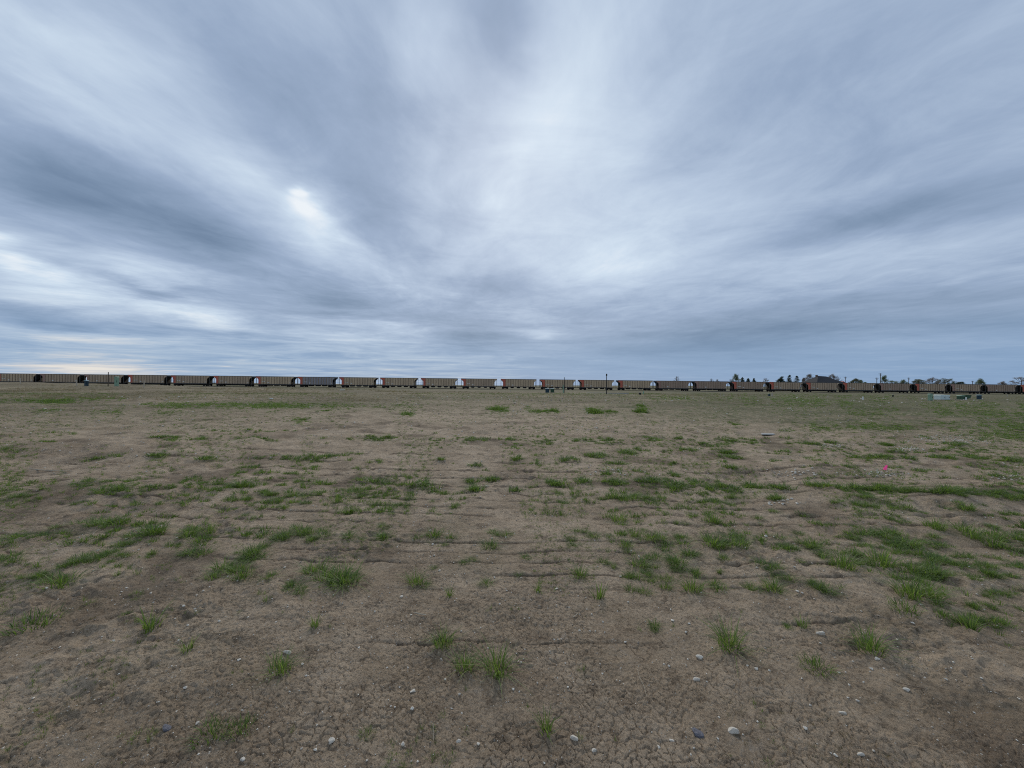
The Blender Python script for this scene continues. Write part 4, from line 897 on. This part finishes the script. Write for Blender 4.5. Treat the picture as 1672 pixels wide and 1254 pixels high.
# kerb strip and a plate
p0, p1 = at_depth(958, 642.2, 92), at_depth(1026, 643.0, 92)
MB().box(p0.x, p1.x, 91.7, 92.3, -.1, .12).build('kerb', M['conc'], bevel=.02); tag(bpy.data.objects['kerb'], 'short run of pale concrete kerb below the lamp post', kind='structure')
x, y = ground_at(559, 637.5); pl_ = MB().box(-.45, .45, -.4, .4, 0, .14).build('concrete_cover', M['white_box'], bevel=.03, loc=(x, y, surf(x, y) + .0)); tag(pl_, 'flat white cover lying in the weeds beneath the grey railcar', 'cover')
x, y = ground_at(443, 652.5); pl_ = MB().box(-.13, .13, -.1, .1, 0, .08).build('plastic_scrap', M['white_box'], bevel=.02, loc=(x, y, surf(x, y) + .04)); tag(pl_, 'small white scrap in the dead weeds left of centre', 'scrap')
x, y = ground_at(1252, 709.5); pl_ = MB().poly([(-.26, -.2, 0), (.2, -.25, 0), (.3, .15, 0), (-.1, .25, 0), (-.24, -.18, .05), (.18, -.22, .06), (.27, .13, .06), (-.1, .2, .05)], [(3, 2, 1, 0), (4, 5, 6, 7), (0, 1, 5, 4), (1, 2, 6, 5), (2, 3, 7, 6), (3, 0, 4, 7)]).build('flat_rock', M['conc'], loc=(x, y, surf(x, y) + .01), sc=(1.1, .8, .6)); tag(pl_, 'flat grey rock lying on bare soil right of centre', 'rock')
# pink marker flag
x, y = ground_at(1445.5, 771); z = gz(x, y); k = y / F
fl = empty('marker_flag', (x, y, z)); tag(fl, 'bright pink marker flag on a short wire in the soil', 'flag')
MB().tube((.03, 0, -.05), (.045, .0, .135), .0016, .0016, 6).build('wire', M['wire'], fl)
V = []; nx_, nz_ = 8, 6
for j in range(nz_ + 1):
    for i in range(nx_ + 1):
        u_, v_ = i / nx_, j / nz_
        V.append((.045 - u_ * .085 * (1 - .25 * v_) + .006 * math.sin(v_ * 5), .016 * math.sin(u_ * 6 + v_ * 2), .135 - v_ * (.06 + .0 * u_) - .035 * u_ * u_ - v_ * (1 - u_) * .045))
fm = MB().poly(V, [(j * 9 + i, j * 9 + i + 1, (j + 1) * 9 + i + 1, (j + 1) * 9 + i) for j in range(nz_) for i in range(nx_)]).build('flag', M['pink'], fl)
sm = fm.modifiers.new('thick', 'SOLIDIFY'); sm.thickness = .0008

# straws and twigs
M['straw'] = mat('bleached_straw', (.40, .34, .25), .8); M['twig'] = mat('brown_twig', (.20, .14, .09), .85)
def stick(pts, r, m, name, label, cat):
    b = MB(); P3 = []
    for i, (px, py) in enumerate(pts): x, y = ground_at(px, py); P3.append(Vector((x, y, gz(x, y) + r * 1.5 + .006)))
    for i in range(len(P3) - 1): b.tube(P3[i], P3[i + 1], r * (1 - .3 * i / len(P3)), r * (1 - .3 * (i + 1) / len(P3)), 6)
    tag(b.build(name, m), label, cat)
stick([(1456, 1112), (1465, 1117), (1480, 1121), (1495, 1124), (1509, 1127)], .003, M['twig'], 'twig', 'long brown twig beside the white curved stone, lower right', 'twig')
stick([(1041, 1095), (1044, 1108), (1052, 1124), (1056, 1140)], .0013, M['straw'], 'dry_stalk', 'pale dry stalk on cracked soil right of middle', 'stalk')
stick([(677, 1003), (685, 1005), (696, 1007)], .0045, M['straw'], 'dry_stalk', 'short pale straw lying in a furrow left of middle', 'stalk')
stick([(70, 1070), (84, 1063), (97, 1057)], .003, M['twig'], 'twig', 'short twig between two pebbles at the far left', 'twig')
stick([(48, 767), (66, 769), (90, 770.5), (118, 771)], .009, M['straw'], 'dry_stalk', 'long bleached stalk lying on the soil at the far left', 'stalk')
stick([(707, 1182), (708, 1197), (708, 1212)], .0011, M['straw'], 'dry_stalk', 'thin pale stalk above the small white pebble at the bottom', 'stalk')
stick([(312, 880), (311, 876), (309, 872)], .003, M['straw'], 'dry_stalk', 'bleached stalk end beside the grass row on the left', 'stalk')
stick([(427, 862), (428, 866), (429, 870)], .003, M['straw'], 'dry_stalk', 'short white straw left of a grass row', 'stalk')
stick([(936, 1010), (941, 1006), (944, 1003)], .003, M['straw'], 'dry_stalk', 'tiny pale straw above two white pebbles in the middle', 'stalk')

# ------------------------------------------------------------------ beyond the tracks
M['bark'] = mat('bark', (.21, .175, .145), .9, var=.3)
M['leaf_a'] = mat('spring_leaves', (.19, .23, .11), .7, var=.4, vscale=1.5, transl=.3)
M['leaf_b'] = mat('evergreen_needles', (.05, .075, .042), .8, var=.4, vscale=2)
M['leaf_c'] = mat('brown_buds', (.25, .20, .155), .85, var=.3, vscale=1.5)
M['leaf_o'] = mat('olive_leaves', (.16, .165, .085), .8, var=.35, vscale=1.5, transl=.2)
def tree(px, pyt, wpx, kind, label, Y=255, seed=0, group='trees beyond the tracks'):
    rg = random.Random(seed * 7 + 3); top = at_depth(px, pyt, Y); x = top.x; z0 = surf(x, Y) - .2; h = top.z - z0; w = wpx * Y / F
    o = empty('conifer_tree' if kind == 'con' else 'bush' if kind.startswith('bush') else 'tree', (x, Y, z0)); tag(o, label, 'bush' if kind.startswith('bush') else 'tree', group)
    tb = MB(); tips = []
    tr_ = .02 * h + .05
    if kind == 'con':
        tb.tube((0, 0, 0), (0, 0, h * .95), tr_, .04, 6)
        for i in range(80):
            t = rg.uniform(.12, .98); a = rg.uniform(0, 6.28); L_ = w * .5 * (1.02 - t) ** .75 * rg.uniform(.6, 1.15) + .2; tips.append((Vector((math.cos(a) * L_, math.sin(a) * L_, h * t - .1 * L_)), L_))
    else:
        bush = kind.startswith('bush'); n1 = 14 if bush else 13; fork = h * (.06 if bush else .28)
        tb.tube((0, 0, 0), (rg.uniform(-.2, .2), 0, h * .7), tr_, tr_ * .3, 6)
        def br(p, d, L_, r_, lv):
            e = p + d * L_; tb.tube(p, e, r_, r_ * .55, 5 if lv < 2 else 3)
            if lv >= 2: tips.append((e, L_))
            if lv >= 3: return
            for k in range(3):
                nd_ = (d + Vector((rg.gauss(0, .42), rg.gauss(0, .42), rg.gauss(.1, .3)))).normalized(); br(p + d * L_ * rg.uniform(.5, 1), nd_, L_ * rg.uniform(.55, .8), r_ * .55, lv + 1)
        for k in range(n1):
            t = (k + rg.random()) / n1; a = k * 2.4 + rg.uniform(-.4, .4); hz_ = fork + (h * .66 - fork) * t
            sp_ = (1.25 - t) * w / h * 1.3 + .1; d = Vector((math.cos(a) * sp_, math.sin(a) * sp_, .55 + .6 * t)).normalized()
            br(Vector((0, 0, hz_)), d, h * (.26 - .08 * t) * rg.uniform(.75, 1.15), tr_ * .5, 0)
        # fit crown to the size seen
        mxz = max(t[0].z for t in tips); mxx = max(abs(t[0].x) for t in tips); fz = h / mxz; fx = (w / 2) / mxx
        tb.v = [(v[0] * fx, v[1] * fx, v[2] * fz) for v in tb.v]; tips = [(Vector((t[0].x * fx, t[0].y * fx, t[0].z * fz)), t[1]) for t in tips]
    tb.build('trunk', M['bark'], o)
    dens = {'bare': 0, 'con': 26, 'green': 9, 'olive': 14, 'brown': 6, 'bushbare': 1, 'bushdark': 20, 'bushgreen': 9, 'bushbrown': 8}[kind]
    if dens:
        pts = []; fs = []
        for tp, L_ in tips:
            for k in range(dens):
                s = rg.uniform(.07, .17) * (1.5 if kind == 'con' else 1); sg = .32 if kind != 'con' else max(.12, L_ * .3)
                c = tp * (1 if kind != 'con' else 1) + Vector((rg.gauss(0, sg), rg.gauss(0, sg), rg.gauss(0, sg * .7)))
                if kind == 'con': c.x *= rg.uniform(.35, 1); c.y *= rg.uniform(.35, 1)
                c.z = min(c.z, h * 1.02)
                a1 = Vector((rg.gauss(0, 1), rg.gauss(0, 1), rg.gauss(0, 1))).normalized() * s; a2 = a1.orthogonal().normalized() * s * .7; n_ = len(pts)
                pts += [c - a1, c + a2, c + a1, c - a2]; fs.append((n_, n_ + 1, n_ + 2, n_ + 3))
        lm = {'con': 'leaf_b', 'bushdark': 'leaf_b', 'green': 'leaf_a', 'bushgreen': 'leaf_a', 'olive': 'leaf_o', 'brown': 'leaf_c', 'bushbare': 'leaf_c', 'bushbrown': 'leaf_c'}[kind]
        me = bpy.data.meshes.new('crown'); me.from_pydata([tuple(p) for p in pts], [], fs); me.materials.append(M[lm]); link('crown', me, o)
TR = [(1105, 613.5, 13, 'bare', 'small bare tree standing alone beyond the train'), (1162, 617, 10, 'bare', 'tiny bare tree left of the evergreen group'), (1171, 619.5, 6, 'bushbare', 'thin bare sapling right of the tiny bare tree'),
 (1201.5, 610.5, 14, 'green', 'sparse leafing tree at the left end of the tree line'), (1194, 619, 8, 'bushbare', 'bare bush at the foot of the sparse leafing tree'), (1212.5, 615.5, 10, 'con', 'dark evergreen, left of three beside the sparse tree'), (1221.5, 617, 9, 'con', 'dark evergreen, middle of three beside the sparse tree'), (1231, 617.5, 8, 'con', 'dark evergreen, right of three beside the sparse tree'),
 (1250, 617, 20, 'bushbare', 'wide bare bush between the evergreens and the conifers'), (1275, 615, 14, 'bushdark', 'round dark bushy tree left of two conifers'), (1289, 611.5, 12, 'con', 'tallest dark conifer left of the house'), (1301, 613.5, 13, 'con', 'second dark conifer nearer the house'), (1312.5, 617, 8, 'bushbrown', 'low brown bush between the conifers and the house'),
 (1321.5, 610.5, 16, 'brown', 'dark bare tree touching the left side of the house'), (1360, 610.5, 16, 'brown', 'bare tree over the right side of the house roof'), (1369, 615, 13, 'bare', 'thin bare tree right of the house'),
 (1397, 618, 14, 'olive', 'olive green bush tree right of the first utility pole'), (1405, 620.5, 10, 'bushgreen', 'low pale green bush right of the olive tree'), (1412, 624, 8, 'bushgreen', 'small low bush left of the second utility pole'), (1443.5, 613, 11, 'green', 'leafy tree just right of the tallest utility pole'),
 (1457, 621.5, 24, 'bushgreen', 'wide low pale green bush right of the tallest pole'), (1475, 620, 12, 'green', 'small pale tree left of the fourth utility pole'), (1500, 619.5, 20, 'olive', 'low olive tree right of the fourth utility pole'), (1522, 616, 24, 'brown', 'wide bare brown tree in the right tree group'), (1543, 617.5, 24, 'olive', 'wide olive tree right of the bare brown tree'),
 (1567.5, 623.5, 19, 'bushdark', 'low dark dome shaped bush in the right gap'), (1601, 618, 14, 'green', 'pale green tree right of the farthest pole'), (1637, 623, 17, 'bushbrown', 'low brown bush left of the big bare tree'), (1668, 615.5, 34, 'brown', 'large bare brown tree cut by the right edge')]
for i, (px, pt, w, kd, lb) in enumerate(TR): tree(px, pt, w, kd, lb, 245 + (i * 37 % 30), i)
M['glassy'] = mat('insulator', (.3, .3, .28), .3)
def upole(px, pyt, wpx, label, Y=250):
    top = at_depth(px, pyt, Y); z0 = surf(top.x, Y) - .3; h = top.z - z0; w = wpx * Y / F
    o = empty('utility_pole', (top.x, Y, z0), .15); tag(o, label, 'utility pole', 'utility poles beyond the tracks')
    MB().tube((0, 0, 0), (0, 0, h), .2, .14, 8).build('shaft', M['pole_wood'], o)
    MB().box(-w / 2, w / 2, -.06, .06, h - .55, h - .37).build('crossarm', M['pole_wood'], o)
    MB().box(-w * .3, w * .3, -.16, -.08, h - 1.3, h - 1.18).build('brace', M['pole_wood'], o)
    for s in (-.45, -.2, .2, .45): MB().tube((s * w, 0, h - .37), (s * w, 0, h - .12), .05, .07, 6).build('insulator', M['glassy'], o)
upole(1380.3, 615, 5.5, 'utility pole with crossarm just right of the house')
upole(1431.7, 616.5, 6.5, 'shorter utility pole directly left of the tallest one')
upole(1437.6, 609.5, 6.5, 'tallest utility pole with crossarm above the train', 225)
upole(1483.8, 616.5, 5.5, 'utility pole between the pale tree and the olive tree', 260)
upole(1588, 622, 4.5, 'farthest small utility pole between dark bush and pale tree', 290)
# house behind the train
M['roof'] = mat('dark_shingle', (.035, .035, .038), .85, var=.25, vscale=4); M['brick'] = mat('house_wall', (.22, .15, .11), .85, var=.25); M['red_roof'] = mat('red_metal_roof', (.36, .07, .05), .6); M['pane'] = mat('window_glass', (.05, .06, .07), .1, spec=.6)
Yh = 240; a = at_depth(1319.5, 625, Yh); b = at_depth(1364.5, 625, Yh); tp = at_depth(1340, 613.8, Yh); zc = surf((a.x + b.x) / 2, Yh) - .3
ho = empty('house', ((a.x + b.x) / 2, Yh, zc)); tag(ho, 'house with a dark hipped roof rising behind the train', 'house'); hw = (b.x - a.x) / 2; ez = a.z - zc; rz_ = tp.z - zc; dh = 7
MB().box(-hw + .5, hw - .5, -dh + .5, dh - .5, 0, ez).build('wall', M['brick'], ho)
rf = MB().poly([(-hw, -dh, ez), (hw, -dh, ez), (hw, dh, ez), (-hw, dh, ez), (-hw * .28, 0, rz_), (hw * .32, 0, rz_ - .3), (-hw, -dh, ez - .2), (hw, -dh, ez - .2), (hw, dh, ez - .2), (-hw, dh, ez - .2)], [(0, 1, 5, 4), (1, 2, 5), (2, 3, 4, 5), (3, 0, 4), (6, 7, 1, 0), (7, 8, 2, 1), (8, 9, 3, 2), (9, 6, 0, 3), (9, 8, 7, 6)]).build('roof', M['roof'], ho)
MB().box(-hw * .38, -hw * .38 + .9, .2, 1.1, rz_ - 2.4, rz_ + .6).build('chimney', M['brick'], rf)
for s in (-.6, -.2, .3, .65): w_ = MB().box(s * hw - .6, s * hw + .6, -dh + .42, -dh + .5, ez - 2.2, ez - .8).build('window', M['pane'], ho)
c = at_depth(1373.5, 622.5, 236); zc = surf(c.x, 236) - .3
sh = empty('shed', (c.x, 236, zc)); tag(sh, 'small shed with a red gable roof right of the dark roofed house', 'shed'); ez = c.z - zc - 1.5
MB().box(-1.5, 1.5, -1.5, 1.5, 0, ez).build('wall', M['brick'], sh)
MB().extrude([(-1.8, ez), (1.8, ez), (0, ez + 1.5)], 'y', -1.8, 1.8).build('roof', M['red_roof'], sh)
